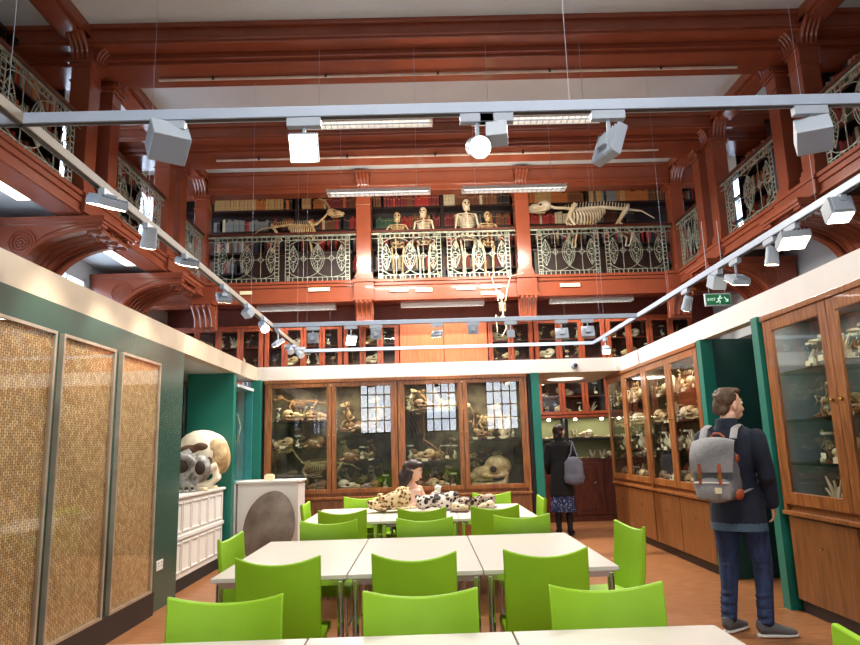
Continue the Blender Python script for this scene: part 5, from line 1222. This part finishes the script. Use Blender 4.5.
# backpack
BG = mat('grey_melange_canvas', (150, 148, 150), .85, var=.1, scale=60, bump=.08); BGD = mat('darker_grey_canvas', (104, 104, 108), .85, var=.1, scale=60); LEA = mat('tan_leather_trim', (176, 84, 48), .5, var=.08)
bp = empty('backpack', (2.31, 5.2, 0), R(-40)); bp['label'] = 'grey canvas backpack with flap and tan leather straps on the man in navy'; bp['category'] = 'backpack'
m = MB(); m.T = Matrix.Translation((-.02, -.27, 1.19))
for x, y, z, a, b_, c in ((0, .02, -.02, .17, .1, .2), (0, .02, .1, .15, .09, .13), (0, .0, -.14, .16, .1, .1), (.1, .03, -.1, .07, .08, .12), (-.1, .03, -.1, .07, .08, .12)): m.ell((x, y, z), (a, b_, c))
m.box((-.14, -.04, -.2), (.14, .08, .12)); bake(m.build('main_pack', BGD, bp), .012, .6, 8)
m = MB(); m.T = Matrix.Translation((-.02, -.27, 1.19)); m.ell((0, -.055, -.14), (.135, .075, .095)); m.box((-.12, -.11, -.21), (.12, -.03, -.08)); o = bake(m.build('front_pocket', BG, bp), .011, .6, 6)
m = MB(); m.T = Matrix.Translation((-.02, -.27, 1.19)); m.tube([(-.12, -.115, -.09), (0, -.135, -.085), (.12, -.115, -.09)], .006, 6); m.build('zip', WHITE, o, smooth=True)
m = MB(); m.T = Matrix.Translation((-.02, -.27, 1.19)); m.box((.03, -.146, -.16), (.075, -.132, -.12)); m.build('label_patch', CARD, o)
m = MB(); m.T = Matrix.Translation((-.02, -.27, 1.19)); n = 14; vs = []; fs = []
for k_ in (0, 1):
    for j in range(n+1):
        v = j/n; y, z = (.04-.16*math.sin(v*PI/2)**.8, .235-.0*v if v < 0 else .235-.25*max(0, v-.12)**1.25/.85)
        for i in range(9):
            u = -1+i/4; vs.append((u*(.145+.01*math.sin(v*3)), y+.035*u*u+(.012 if k_ else 0), z-.03*u*u*(1-v)))
S = (n+1)*9
for j in range(n):
    for i in range(8): a = j*9+i; fs += [(a, a+1, a+10, a+9), (S+a, S+a+9, S+a+10, S+a+1)]
for i in range(8): fs += [(i+1, i, S+i, S+i+1), (n*9+i, n*9+i+1, S+n*9+i+1, S+n*9+i)]
for j in range(n): fs += [(j*9, j*9+9, S+j*9+9, S+j*9), (j*9+17, j*9+8, S+j*9+8, S+j*9+17)]
m.add(vs, fs); m.build('flap', BG, bp, smooth=True)
for sg in (-1, 1):
    m = MB(); m.T = Matrix.Translation((-.02, -.27, 1.19)); m.box((sg*.07-.011, -.135, -.1), (sg*.07+.011, -.122, .045)); o = m.build('leather_strap', LEA, bp, bevel=.003)
    m = MB(); m.T = Matrix.Translation((-.02, -.27, 1.19)); m.box((sg*.07-.015, -.139, -.055), (sg*.07+.015, -.133, -.03)); m.build('buckle', GILT, o)
    m = MB(); x = sg*.11; m.tube([(x-.0, -.2, 1.41), (x, -.13, 1.485), (x, -.02, 1.51), (x+sg*.02, .085, 1.46), (x+sg*.03, .145, 1.33), (x+sg*.05, .13, 1.16), (x+sg*.07, .02, 1.06), (x+sg*.02, -.16, 1.02)], [(.028, .008)]*6+[(.014, .006)]*2, 8, right=(1, 0, 0)); m.build('shoulder_strap', BG, bp, smooth=True)
MB().ell((.133, -.24, 1.27), (.016, .03, .03)).build('leather_patch', LEA, bp, smooth=True); MB().ell((.122, -.25, 1.02), (.036, .06, .045)).build('leather_patch', LEA, bp, smooth=True)
m = MB(); m.tube([(-.05, -.2, 1.42), (-.02, -.21, 1.45), (.02, -.21, 1.45), (.05, -.2, 1.42)], .008, 6); m.build('carry_loop', LEA, bp, smooth=True)

# --- standing woman at the niche, seen from behind
t = empty('person', (2.13, 10.78, 0), R(-12)); tag(t, 'standing woman in black coat and blue speckled skirt, back turned, at the corner niche', 'person')
m = MB(); z0 = .9; tp = torso_pts(z0, w_=.9)
m.tube([p_ for p_, _ in tp], [r for _, r in tp], 20, right=(1, 0, 0)); hp = head(m, (.02, .03, 1.585), R(35), R(-12), .96); m.tube([(0, -.01, 1.42), (.01, .01, 1.53)], [.048, .048], 12)
armR = [(.17, 0, 1.36), (.21, -.02, 1.11), (.12, .17, 1.02)]; armL = [(-.17, 0, 1.36), (-.22, -.02, 1.1), (-.19, .13, .95)]
for a in (armR, armL): limb(m, a, [.043, .034, .025])
hand(m, armR[2], (-.2, .2, .05), (.2, 0, 1), (-1, -.2, 0), .6, .92); hand(m, armL[2], (.1, .3, -.1), (.5, .1, 1), (1, 0, 0), .5, .92)
legs = [[(-.075, 0, .88), (-.08, .02, .47), (-.08, -.02, .08)], [(.075, 0, .88), (.08, .03, .47), (.09, -.01, .08)]]
for l_ in legs: limb(m, l_, [.078, .05, .035]); m.ell((l_[2][0], l_[2][1]+.06, .045), (.033, .09, .028))
bake(m.build('body', SKIN, t), .008, .5, 3); eyes(t, hp, .96)
m = MB(); hair_cap(m, hp, .96, [(0, -.03, .05, .085, .095, .082), (0, -.085, .0, .075, .05, .09), (0, -.11, .03, .05, .045, .05), (-.05, -.03, -.04, .04, .07, .07), (.045, -.05, -.05, .04, .05, .06), (0, -.08, -.1, .06, .035, .06)]); bake(m.build('hair', HAIRB, t), .008, .4, 2)
m = MB(); tj = [((0, 0, .6), (.195, .15)), ((0, 0, .75), (.185, .14))]+[(p_, (r[0]+.03, r[1]+.03)) for p_, r in tp[:6]]+[((0, -.01, 1.44), (.08, .078))]
m.tube([p_ for p_, _ in tj], [r for _, r in tj], 24, right=(1, 0, 0)); m.tube([(0, -.02, 1.42), (0, -.02, 1.5)], [(.08, .075), (.078, .07)], 16, right=(1, 0, 0))
for a in (armR, armL): limb(m, [a[0], a[1], V(a[1]).lerp(V(a[2]), .93)], [.066, .056, .046])
bake(m.build('coat', COATB, t), .011, .5, 4)
m = MB(); m.tube([(0, 0, .36), (0, 0, .5), (0, 0, .63)], [(.19, .15), (.182, .142), (.17, .13)], 26, right=(1, 0, 0))
for i in range(10): a = 2*PI*i/10; m.tube([(.185*math.cos(a), .145*math.sin(a), .36), (.17*math.cos(a), .13*math.sin(a), .62)], [.014, .006], 6)
m.build('skirt', spot_mat('blue_speckled_skirt_cloth', (170, 184, 214), (34, 46, 88), 45, .74), t, smooth=True)
m = MB()
for l_ in legs: limb(m, [V(l_[0]), l_[1], V(l_[1]).lerp(V(l_[2]), .35), l_[2]], [.084, .056, .056, .04])
bake(m.build('tights', mat('black_tights', (24, 20, 24), .7), t), .01, .4, 2)
for l_ in legs: shoe(t, l_[2], R(8)*(1 if l_[0][0] > 0 else -1), COATB, BLACK)
tb = empty('tote_bag', (2.13, 10.78, 0), R(-12)); tag(tb, 'grey cloth shoulder bag hanging at the right side of the woman in black', 'bag')
m = MB(); m.T = Matrix.Translation((.2, -.2, .98))
for x, z, a, b_, c in ((0, 0, .15, .06, .17), (0, -.1, .165, .065, .12), (0, .12, .13, .05, .1)): m.ell((x, 0, z), (a, b_, c))
m.box((-.14, -.035, -.18), (.14, .035, .14)); bake(m.build('pouch', mat('slate_grey_bag_cloth', (104, 106, 122), .85, var=.1, bump=.15), tb), .012, .5, 5)
m = MB()
for sg in (-1, 1): m.tube([(.2+sg*.1, -.2, 1.12), (.21+sg*.04, -.16, 1.25), (.2, -.06, 1.42), (.16, .0, 1.44)], .012, 6)
m.build('handle', MATS['slate_grey_bag_cloth'], tb, smooth=True)

# --- seated woman reading at the far table
PINK = mat('pale_pink_top', (236, 204, 188), .8, var=.05)
t = empty('person', (-.23, 8.04, 0), R(-132)); tag(t, 'seated dark-haired woman in pale sleeveless top looking down at the far table', 'person')
m = MB(); z0 = .52; tp = [((0, -.02, .5), (.16, .12)), ((0, -.02, .6), (.145, .11)), ((0, .0, .7), (.125, .09)), ((0, .03, .84), (.145, .105)), ((0, .05, .94), (.15, .085)), ((0, .055, 1.0), (.09, .06)), ((0, .06, 1.03), (.05, .05))]
m.tube([p_ for p_, _ in tp], [r for _, r in tp], 20, right=(1, 0, 0))
hp = head(m, (.0, .12, 1.145), R(-28), R(-24), .96); m.tube([(0, .06, .99), (0, .1, 1.09)], [.045, .045], 12)
armL = [(-.165, .05, .93), (-.2, .14, .72), (-.06, .34, .84)]; armR = [(.165, .05, .93), (.215, .16, .74), (.1, .33, .80)]
for a in (armR, armL): limb(m, a, [.042, .034, .024])
hand(m, armR[2], (-.15, .25, .02), (0, .1, 1), (-1, -.2, 0), .7, .9); hand(m, armL[2], (.2, .25, .1), (0, .1, 1), (1, -.2, 0), .7, .9)
lg = [[(-.09, .0, .53), (-.1, .4, .53), (-.1, .42, .09)], [(.09, .0, .53), (.1, .4, .53), (.1, .38, .09)]]
for l_ in lg: limb(m, l_, [.085, .06, .04]); m.ell((l_[2][0], l_[2][1]+.06, .045), (.035, .09, .03))
bake(m.build('body', SKIN, t), .008, .5, 3); eyes(t, hp, .96)
m = MB(); hair_cap(m, hp, .96, [(0, -.03, .05, .087, .097, .083), (0, -.08, .0, .08, .055, .09), (-.06, -.03, -.05, .035, .06, .09), (.06, -.03, -.05, .035, .06, .09), (0, -.09, -.12, .085, .045, .1), (0, .03, .09, .07, .06, .04)])
for i in range(13): a = -1.5+3.0*i/12; m.tube([hp(.08*math.sin(a), -.09*math.cos(a)+.0, .0), hp(.1*math.sin(a), -.1*math.cos(a), -.15), (.12*math.sin(a), .0-.09*math.cos(a), .86+.03*(i % 2))], [.03, .028, .01], 7)
bake(m.build('hair', HAIRB, t), .009, .4, 2)
m = MB(); m.tube([p_ for p_, _ in tp[:5]]+[(0, .05, .955)], [(r[0]+.012, r[1]+.012) for _, r in tp[:5]]+[(.1, .07)], 22, right=(1, 0, 0))
bake(m.build('top', PINK, t), .01, .4, 3)
m = MB()
for l_ in lg: limb(m, l_, [.098, .074, .055])
m.tube([(0, -.03, .5), (0, -.02, .6)], [(.172, .13), (.16, .12)], 18, right=(1, 0, 0)); bake(m.build('trousers', NAVY, t), .011, .4, 3)
for l_ in lg: shoe(t, l_[2], 0, BLACK, BLACK)
p = Matrix.Translation((-.23, 8.04, 0)) @ Matrix.Rotation(R(-132), 4, 'Z') @ V((.02, .47, .86))
m = MB(); m.tube([(-.05, 0, -.05), (-.02, .01, .02), (.03, 0, .07), (.05, -.01, .11)], [.02, .035, .03, .01], 8); m.ell((.02, .0, .1), (.035, .03, .03)); m.ell((-.03, .01, .0), (.045, .03, .04)); m.tube([(.03, 0, .1), (.08, 0, .125)], [.012, .003], 6)
o = bake(m.build('small_white_specimen', spot_mat('white_and_green_glaze', (60, 130, 80), (236, 236, 226), 30, .62), None), .006, .4, 2); o.location = p; tag(o, 'small white and green animal model held up by the seated woman', 'model')

# ------------------------------------------------------------------ lighting fixtures
def luminaire(label, x0, x1, y, z, on=True, group='hanging fluorescent lights', wires=True, w_=.2):
    t = empty('hanging_strip_light', ((x0+x1)/2, y, z)); tag(t, label, 'strip light', group); h = (x1-x0)/2
    m = MB(); m.prism([(-w_/2, 0), (-w_/2+.02, .06), (w_/2-.02, .06), (w_/2, 0), (w_/2-.008, 0), (w_/2-.026, .052), (-w_/2+.026, .052), (-w_/2+.008, 0)], 'yz', -h, h)
    m.box((-h-.01, -w_/2, -.002), (-h, w_/2, .062)); m.box((h, -w_/2, -.002), (h+.01, w_/2, .062)); m.build('housing', WHITE, t)
    m = MB()
    for i in range(int(h*2/.075)): x = -h+.075*(i+.5); m.prism([(-w_/2+.01, 0), (w_/2-.01, 0), (w_/2-.02, .02), (-w_/2+.02, .02)], 'yz', x-.002, x+.002)
    m.box((-h, -.003, 0), (h, .003, .02)); m.build('louvre', GREYM, t)
    [MB().tube([(-h+.03, sy, .034), (h-.03, sy, .034)], .009, 8).build('tube', TUBEON, t) for sy in (-.045, .045)]
    if wires:
        for sx in (-.75, .75): MB().tube([(sx*h, 0, .06), (sx*h, 0, ZC-z if z > 4.4 else .1)], .0025, 4).build('suspension_wire', GREYM, t)
    if on:
        L_ = bpy.data.lights.new('strip_lamp', 'AREA'); L_.shape = 'RECTANGLE'; L_.size = h*2-.1; L_.size_y = w_-.06; L_.energy = on; L_.color = (1, .95, .88)
        lo = bpy.data.objects.new('strip_lamp', L_); C.objects.link(lo); lo.parent = t; lo.location = (0, 0, -.012)
        if on > 250:       # added fill lamp behind each rear fitting, brightens the back gallery
            L2 = bpy.data.lights.new('gallery_fill', 'AREA'); L2.shape = 'RECTANGLE'; L2.size = h*2-.1; L2.size_y = .08; L2.energy = 85; L2.color = (1, .9, .74)
            l2 = bpy.data.objects.new('gallery_fill', L2); C.objects.link(l2); l2.parent = t; l2.location = (0, w_/2+.02, -.02); l2.rotation_euler = (R(72), 0, 0)
E1 = 120
WASH = []
luminaire('hanging white strip light, left one of the row before the back gallery', -1.39, .18, 9.8, 5.28, 260)
luminaire('hanging white strip light, right one of the row before the back gallery', .69, 2.28, 9.8, 5.28, 260)
luminaire('hanging white strip light under the front ceiling beam, left one', -1.37, .19, 7.55, 5.28, E1)
luminaire('hanging white strip light under the front ceiling beam, right one', .69, 2.25, 7.55, 5.28, E1)
luminaire('unseen white strip light added overhead to light the near chairs, left one', -1.37, .19, 1.5, 5.28, 110)  # this pair is out of view, added to light the near chairs from above
luminaire('unseen white strip light added overhead to light the near chairs, right one', .69, 2.25, 1.5, 5.28, 110)
for x0, x1, l_ in ((-3.03, -1.6, 'left'), (-.37, 1.16, 'middle'), (2.42, 3.95, 'right')): luminaire('white strip light under the back gallery, %s one' % l_, x0, x1, 12.22, 3.99, 30, 'strip lights under the back gallery', True)
for s, X in (('left', OX0+.75), ('right', OX1-.75)):
    for y, wh in ((6.4, 'near bay'), (9.1, 'far bay')):
        t = empty('strip_light', (X, y, 4.18), PI/2); tag(t, 'flat strip light under the %s gallery, %s' % (s, wh), 'strip light', 'strip lights under the side galleries')
        MB().box((-.6, -.1, .03), (.6, .1, .119)).build('housing', GREYM, t, bevel=.006); MB().box((-.57, -.08, .015), (.57, .08, .03)).build('diffuser', TUBEON if s == 'left' else MATS['white_fascia_paint'], t)

# ------------------------------------------------------------------ lighting track
TZ = 3.18; TX0, TX1, TY0, TY1, TY2 = -2.07, 3.12, 3.3, 9.42, 12.0
def bar(label, a, b_):
    t = empty('lighting_track', a); v = V(b_)-V(a); t.rotation_euler = (0, 0, math.atan2(v.y, v.x)); L_ = v.length; tag(t, label, 'lighting track', 'suspended lighting tracks')
    MB().box((0, -.024, -.028), (L_, .024, .032)).build('rail', TRACKL if 'left side' in label else TRACKM, t, bevel=.003)
    MB().box((.02, -.012, -.031), (L_-.02, .012, -.028)).build('contact_slot', SLATE, t)
    n = max(2, int(L_/2.2))
    for i in range(n): x = .5+(L_-1)*i/(n-1); MB().tube([(x, 0, .03), (x, 0, (ZC-TZ) if a[1] < 11 else .8)], .0013, 4).build('suspension_wire', GREYM, t)
bar('grey lighting track crossing the picture from left to right nearest the camera', (TX0-.6, TY0, TZ), (TX1+1.2, TY0, TZ))
bar('lighting track running away down the left side', (TX0, 1.2, TZ), (TX0-.1, TY2, TZ)); bar('lighting track running away down the right side', (TX1, 1.2, TZ), (TX1, TY2, TZ))
bar('lighting track crossing above the white fascia at the back', (TX0-.07, TY1, TZ), (TX1, TY1, TZ)); bar('farthest lighting track crossing in front of the red wall cabinets', (TX0-.1, TY2, TZ), (TX1, TY2, TZ))
def spot(px, py, plane, kind, lab, aim, on=0, yaw=0, s=1.0, hang=None):
    """px,py: where the head shows; plane ('y',v) or ('x',v): which track it hangs from; aim: point it faces"""
    ax = 1 if plane[0] == 'y' else 0; p = at(px, py, ax, plane[1]); z = min(p.z, TZ-.09)
    t = empty('track_spotlight', (p.x, p.y, TZ-.03)); tag(t, lab, 'spotlight', 'spotlights on the lighting tracks')
    dz = z-(TZ-.03)
    m = MB()
    if ax == 1: m.box((-.09, -.022, -.05), (.09, .022, -.001))
    else: m.box((-.022, -.09, -.05), (.022, .09, -.001))
    m.build('adapter', GREYM, t, bevel=.003)
    MB().tube([(0, 0, -.05), (0, 0, dz+.03)], .011, 8).build('stem', GREYM, t)
    d = (V(aim)-V((p.x, p.y, z))).normalized(); q = d.to_track_quat('-Z', 'Y')
    h = MB(); face = MB()
    if kind == 'flood':
        h.box((-.075, -.075, -.02), (.075, .075, .02)); h.box((-.03, -.03, .02), (.03, .03, .045)); [h.box((-.07+.02*i, -.07, .02), (-.066+.02*i, .07, .032)) for i in range(8)]; face.box((-.068, -.068, -.0235), (.068, .068, -.0205))
    elif kind == 'cyl':
        h.lathe([(.045, .1), (.052, .095), (.054, 0), (.06, -.03), (.06, -.06), (.05, -.06)], n=20); [h.lathe([(.05, .09-.015*i), (.05, .086-.015*i)], n=20) for i in range(4)]; face.lathe([(.001, -.063), (.055, -.063), (.055, -.061)], n=20)
    else:
        h.box((-.07, -.06, -.06), (.07, .06, .06)); h.box((-.055, .06, -.05), (.055, .075, .05)); face.box((-.06, -.05, -.064), (.06, .05, -.0605))
    ho = h.build('lamp_head', GREYM, t, smooth=(kind == 'cyl'), bevel=0 if kind == 'cyl' else .004)
    fo = face.build('lens', LAMPON if on else mat('unlit_lens', (190, 196, 200), .2), ho)
    ho.rotation_mode = 'QUATERNION'; ho.rotation_quaternion = q; ho.location = (0, 0, dz); ho.scale = (s, s, s)
    if on:
        L_ = bpy.data.lights.new('spot_lamp', 'SPOT'); L_.energy = on; L_.spot_size = R(75); L_.spot_blend = .6; L_.shadow_soft_size = .06; L_.color = (1, .88, .72)
        lo = bpy.data.objects.new('spot_lamp', L_); C.objects.link(lo); lo.parent = ho; lo.location = (0, 0, -.075)
F = ('y', TY0); B = ('y', TY1); B2 = ('y', TY2); LL = ('x', TX0); RR = ('x', TX1)
spot(304, 148, F, 'flood', 'bright square floodlight on the nearest track, left of centre', (-.6, .6, 1.2), 130)
spot(478, 147, F, 'cyl', 'bright round spotlight on the nearest track, right of centre', (.6, .6, 1.6), 130)
spot(497, 134, F, 'box', 'pale blue box-shaped spotlight right beside the bright round one', (.9, 6, 2.2), 0, s=.8)
spot(610, 145, F, 'flood', 'unlit flat floodlight seen edge-on on the nearest track, right part', (2.9, 4.0, 2.2), 0, s=1.2)
spot(168, 142, F, 'box', 'large grey box spotlight on the nearest track near its left end', (-2.6, 5.2, 1.2), 0, s=1.35)
spot(813, 135, F, 'box', 'cream box spotlight on the nearest track near its right end', (3.1, 5.4, 1.2), 20, s=1.2)
wl = lambda y, z=1.3: (XL, y, z); wr = lambda y, z=1.3: (XR, y, z)
spot(107, 203, LL, 'flood', 'flat floodlight on the left track, nearest the camera', wl(4.6), 60, s=1.3)
spot(149, 240, LL, 'cyl', 'lit cylindrical spotlight on the left track', wl(5.6), 80)
spot(187, 262, LL, 'flood', 'flat floodlight on the left track after the cylindrical one', wl(6.3), 55, s=1.1)
spot(224, 298, LL, 'flood', 'small flat floodlight on the left track, before the bright cluster', (-2.8, 8.2, 1.3), 40)
spot(248, 313, LL, 'box', 'small pale box on the left track just before the brightest lamp', (-1, 9.5, 1.4), 0, s=.8)
spot(264, 327, LL, 'cyl', 'brightest round spotlight on the left track', (-.3, 6.0, .7), 90)
spot(278, 343, LL, 'flood', 'flat floodlight near the far left corner of the tracks', (-1.2, 10.1, 1.4), 40)
spot(290, 350, ('y', 11.0), 'cyl', 'left one of the two bright round spotlights in the far left corner', (-.8, 9.0, 1.0), 0)
spot(300, 354, ('y', 11.3), 'cyl', 'right one of the two bright round spotlights in the far left corner', (-.2, 9.0, 1.0), 0)
spot(351, 340, B, 'flood', 'bright square floodlight on the back track, leftmost', (.0, 7.0, .7), 60)
spot(313, 338, B, 'flood', 'square floodlight on the back track in the left corner', (-1.4, 12.6, 3.4), 45)
spot(376, 334, B, 'flood', 'square floodlight on the back track, second from left', (-.7, 12.6, 3.4), 45)
spot(437, 334, B, 'flood', 'tilted flat floodlight on the back track before the plain timber doors', (.4, 10.1, 1.8), 35)
spot(473, 329, B, 'flood', 'flat floodlight on the back track right of the tilted one', (1.0, 12.6, 3.3), 45)
spot(511, 334, B, 'box', 'white box floodlight on the back track by the hanging monkey', (1.8, 12.6, 3.3), 45, s=.8)
spot(562, 334, B, 'flood', 'grey flat panel spotlight on the back track, left of the last pair', (2.3, 12.0, 1.5), 0, s=1.2)
spot(588, 332, B, 'flood', 'grey flat panel spotlight on the back track, right of the last pair', (2.8, 12.0, 1.5), 0, s=1.2)
spot(606, 350, ('x', TX1), 'box', 'cluster box spotlight in the far right corner of the tracks', wr(9.8, 1.6), 30, s=.9)
spot(687, 305, RR, 'cyl', 'bright cylindrical spotlight on the right track above the far cabinet', wr(8.6, 1.6), 45)
spot(717, 282, RR, 'box', 'white box spotlight on the right track by the exit sign', wr(7.6, 1.6), 0, s=1.1)
spot(737, 280, RR, 'flood', 'grey flat floodlight on the right track beside the white box', wr(7.2, 1.6), 16, s=1.2)
spot(772, 258, RR, 'cyl', 'small silver cylindrical spotlight on the right track, middle part', wr(6.0, 1.4), 14)
spot(793, 240, RR, 'flood', 'long flat floodlight on the right track, tilted over the tall front cabinet', wr(5.0, 1.5), 16, s=1.5)
spot(838, 210, RR, 'box', 'pale blue box floodlight on the right track, nearest of all', wr(4.2, 1.5), 18, s=1.2)

# ------------------------------------------------------------------ exit sign and dome camera
t = empty('exit_sign', (3.74, 8.2, 3.06)); tag(t, 'green illuminated exit sign with running man hanging on the right', 'exit sign')
MB().box((-.165, 0, -.01), (.165, .03, .15)).build('frame', LGREY, t, bevel=.003)
GREENS = emit('exit_green', (14, 110, 66), .35)
MB().box((-.15, -.006, .005), (.15, 0, .135)).build('green_panel', GREENS, t)
WS = emit('exit_white', (220, 245, 225), .8)
cu = bpy.data.curves.new('exit_text', 'FONT'); cu.body = 'EXIT'; cu.size = .052; cu.extrude = .001; cu.align_x = 'CENTER'; cu.align_y = 'CENTER'
to = bpy.data.objects.new('exit_text', cu); C.objects.link(to); bpy.context.view_layer.update()
me = bpy.data.meshes.new_from_object(to.evaluated_get(bpy.context.evaluated_depsgraph_get())); bpy.data.objects.remove(to)
me.materials.clear(); me.materials.append(WS); to = bpy.data.objects.new('lettering', me); C.objects.link(to); to.parent = t; to.location = (-.085, -.008, .07); to.rotation_euler = (PI/2, 0, 0)
m = MB(); y = -.008
m.ell((.025, y, .11), (.011, .002, .011), n=10, m=6)
for a in ([(.02, y, .096), (.005, y, .065)], [(.018, y, .092), (.04, y, .08), (.048, y, .092)], [(.018, y, .09), (-.002, y, .085), (-.008, y, .07)], [(.005, y, .065), (.022, y, .045), (.014, y, .02)], [(.005, y, .065), (-.008, y, .04), (-.03, y, .034)]): m.tube(a, .006, 5)
m.build('running_figure', WS, t)
m = MB(); m.tube([(.075, y, .1), (.12, y, .045)], .005, 5); m.tube([(.12, y, .075), (.121, y, .043), (.09, y, .045)], .005, 5); m.build('arrow', WS, t)
MB().tube([(-.1, .015, .15), (-.1, .015, 1.11)], .004, 6).tube([(.1, .015, .15), (.1, .015, 1.11)], .004, 6).build('hanger', GREYM, t)
t = empty('dome_camera', (2.31, YB, 2.565)); tag(t, 'small grey and black dome camera on the white fascia above the niche', 'camera')
MB().lathe([(.001, -.045), (.04, -.04), (.055, 0), (.055, .0)], n=18, axis='y').build('housing', GREYM, t, smooth=True); MB().ell((.01, -.05, 0), (.032, .022, .032)).build('lens_dome', BLACK, t, smooth=True)
o = MB().box((-.03, -.012, -.06), (.03, 0, .06)).box((-.02, -.016, -.045), (.02, -.012, -.02)).build('fascia_box', WHITE, None, bevel=.003, loc=(2.96, YB-.001, 2.57)); tag(o, 'small white switch box on the fascia at the right inner corner', 'switch box')

# ------------------------------------------------------------------ light from the sky through the windows, and the rest
w = bpy.data.worlds.new('world'); bpy.context.scene.world = w; w.use_nodes = True
w.node_tree.nodes['Background'].inputs[0].default_value = (.75, .85, 1, 1); w.node_tree.nodes['Background'].inputs[1].default_value = .4
def win_light(x, y, z, rx, rz, sx, sy, e, col=(.82, .9, 1)):
    L_ = bpy.data.lights.new('window_light', 'AREA'); L_.shape = 'RECTANGLE'; L_.size = sx; L_.size_y = sy; L_.energy = e; L_.color = col
    o = bpy.data.objects.new('window_light', L_); C.objects.link(o); o.location = (x, y, z); o.rotation_euler = (rx, 0, rz)
for a, b_ in []: win_light((a+b_)/2, Y0+.03, 2.6, R(90), PI, b_-a, 3.1, 190)
for w_ in []: win_light(OX0+.02, (w_[0]+w_[1])/2, (w_[2]+w_[3])/2, R(90), -PI/2, w_[1]-w_[0], w_[3]-w_[2], 26)
for w_ in []: win_light(OX1-.02, (w_[0]+w_[1])/2, (w_[2]+w_[3])/2, R(90), PI/2, w_[1]-w_[0], w_[3]-w_[2], 18)
for cab, dx, e in ((c1, 0, 26), (c2, 0, 26), (r1, 0, 13), (r2, 0, 13), (r3, 0, 9)):    # the cabinets' own top lamps
    L_ = bpy.data.lights.new('cabinet_lamp', 'AREA'); L_.shape = 'RECTANGLE'; L_.size = 1.6; L_.size_y = .06; L_.energy = e; L_.color = (1, .92, .76)
    o = bpy.data.objects.new('cabinet_lamp', L_); C.objects.link(o); o.parent = cab; o.location = (0, .08, 2.38)
L_ = bpy.data.lights.new('niche_lamp', 'AREA'); L_.shape = 'RECTANGLE'; L_.size = 2.1; L_.size_y = .06; L_.energy = 10; L_.color = (1, .97, .8)
o = bpy.data.objects.new('niche_lamp', L_); C.objects.link(o); o.location = (2.7, RY+.1, 1.85)
L_ = bpy.data.lights.new('soffit_lamp', 'AREA'); L_.shape = 'DISK'; L_.size = .5; L_.energy = 14; L_.color = (1, .92, .8)
o = bpy.data.objects.new('soffit_lamp', L_); C.objects.link(o); o.location = (2.33, 10.95, 2.42)
sc = bpy.context.scene; vs_ = sc.view_settings; vs_.view_transform = 'Standard'; vs_.look = 'None'; vs_.gamma = 1; vs_.exposure = -0.08
try: vs_.use_curve_mapping = False
except Exception: pass
sc.cycles.use_denoising = True; sc.cycles.max_bounces = 8; sc.cycles.transparent_max_bounces = 16; sc.cycles.sample_clamp_indirect = 6; sc.cycles.caustics_reflective = False; sc.cycles.caustics_refractive = False
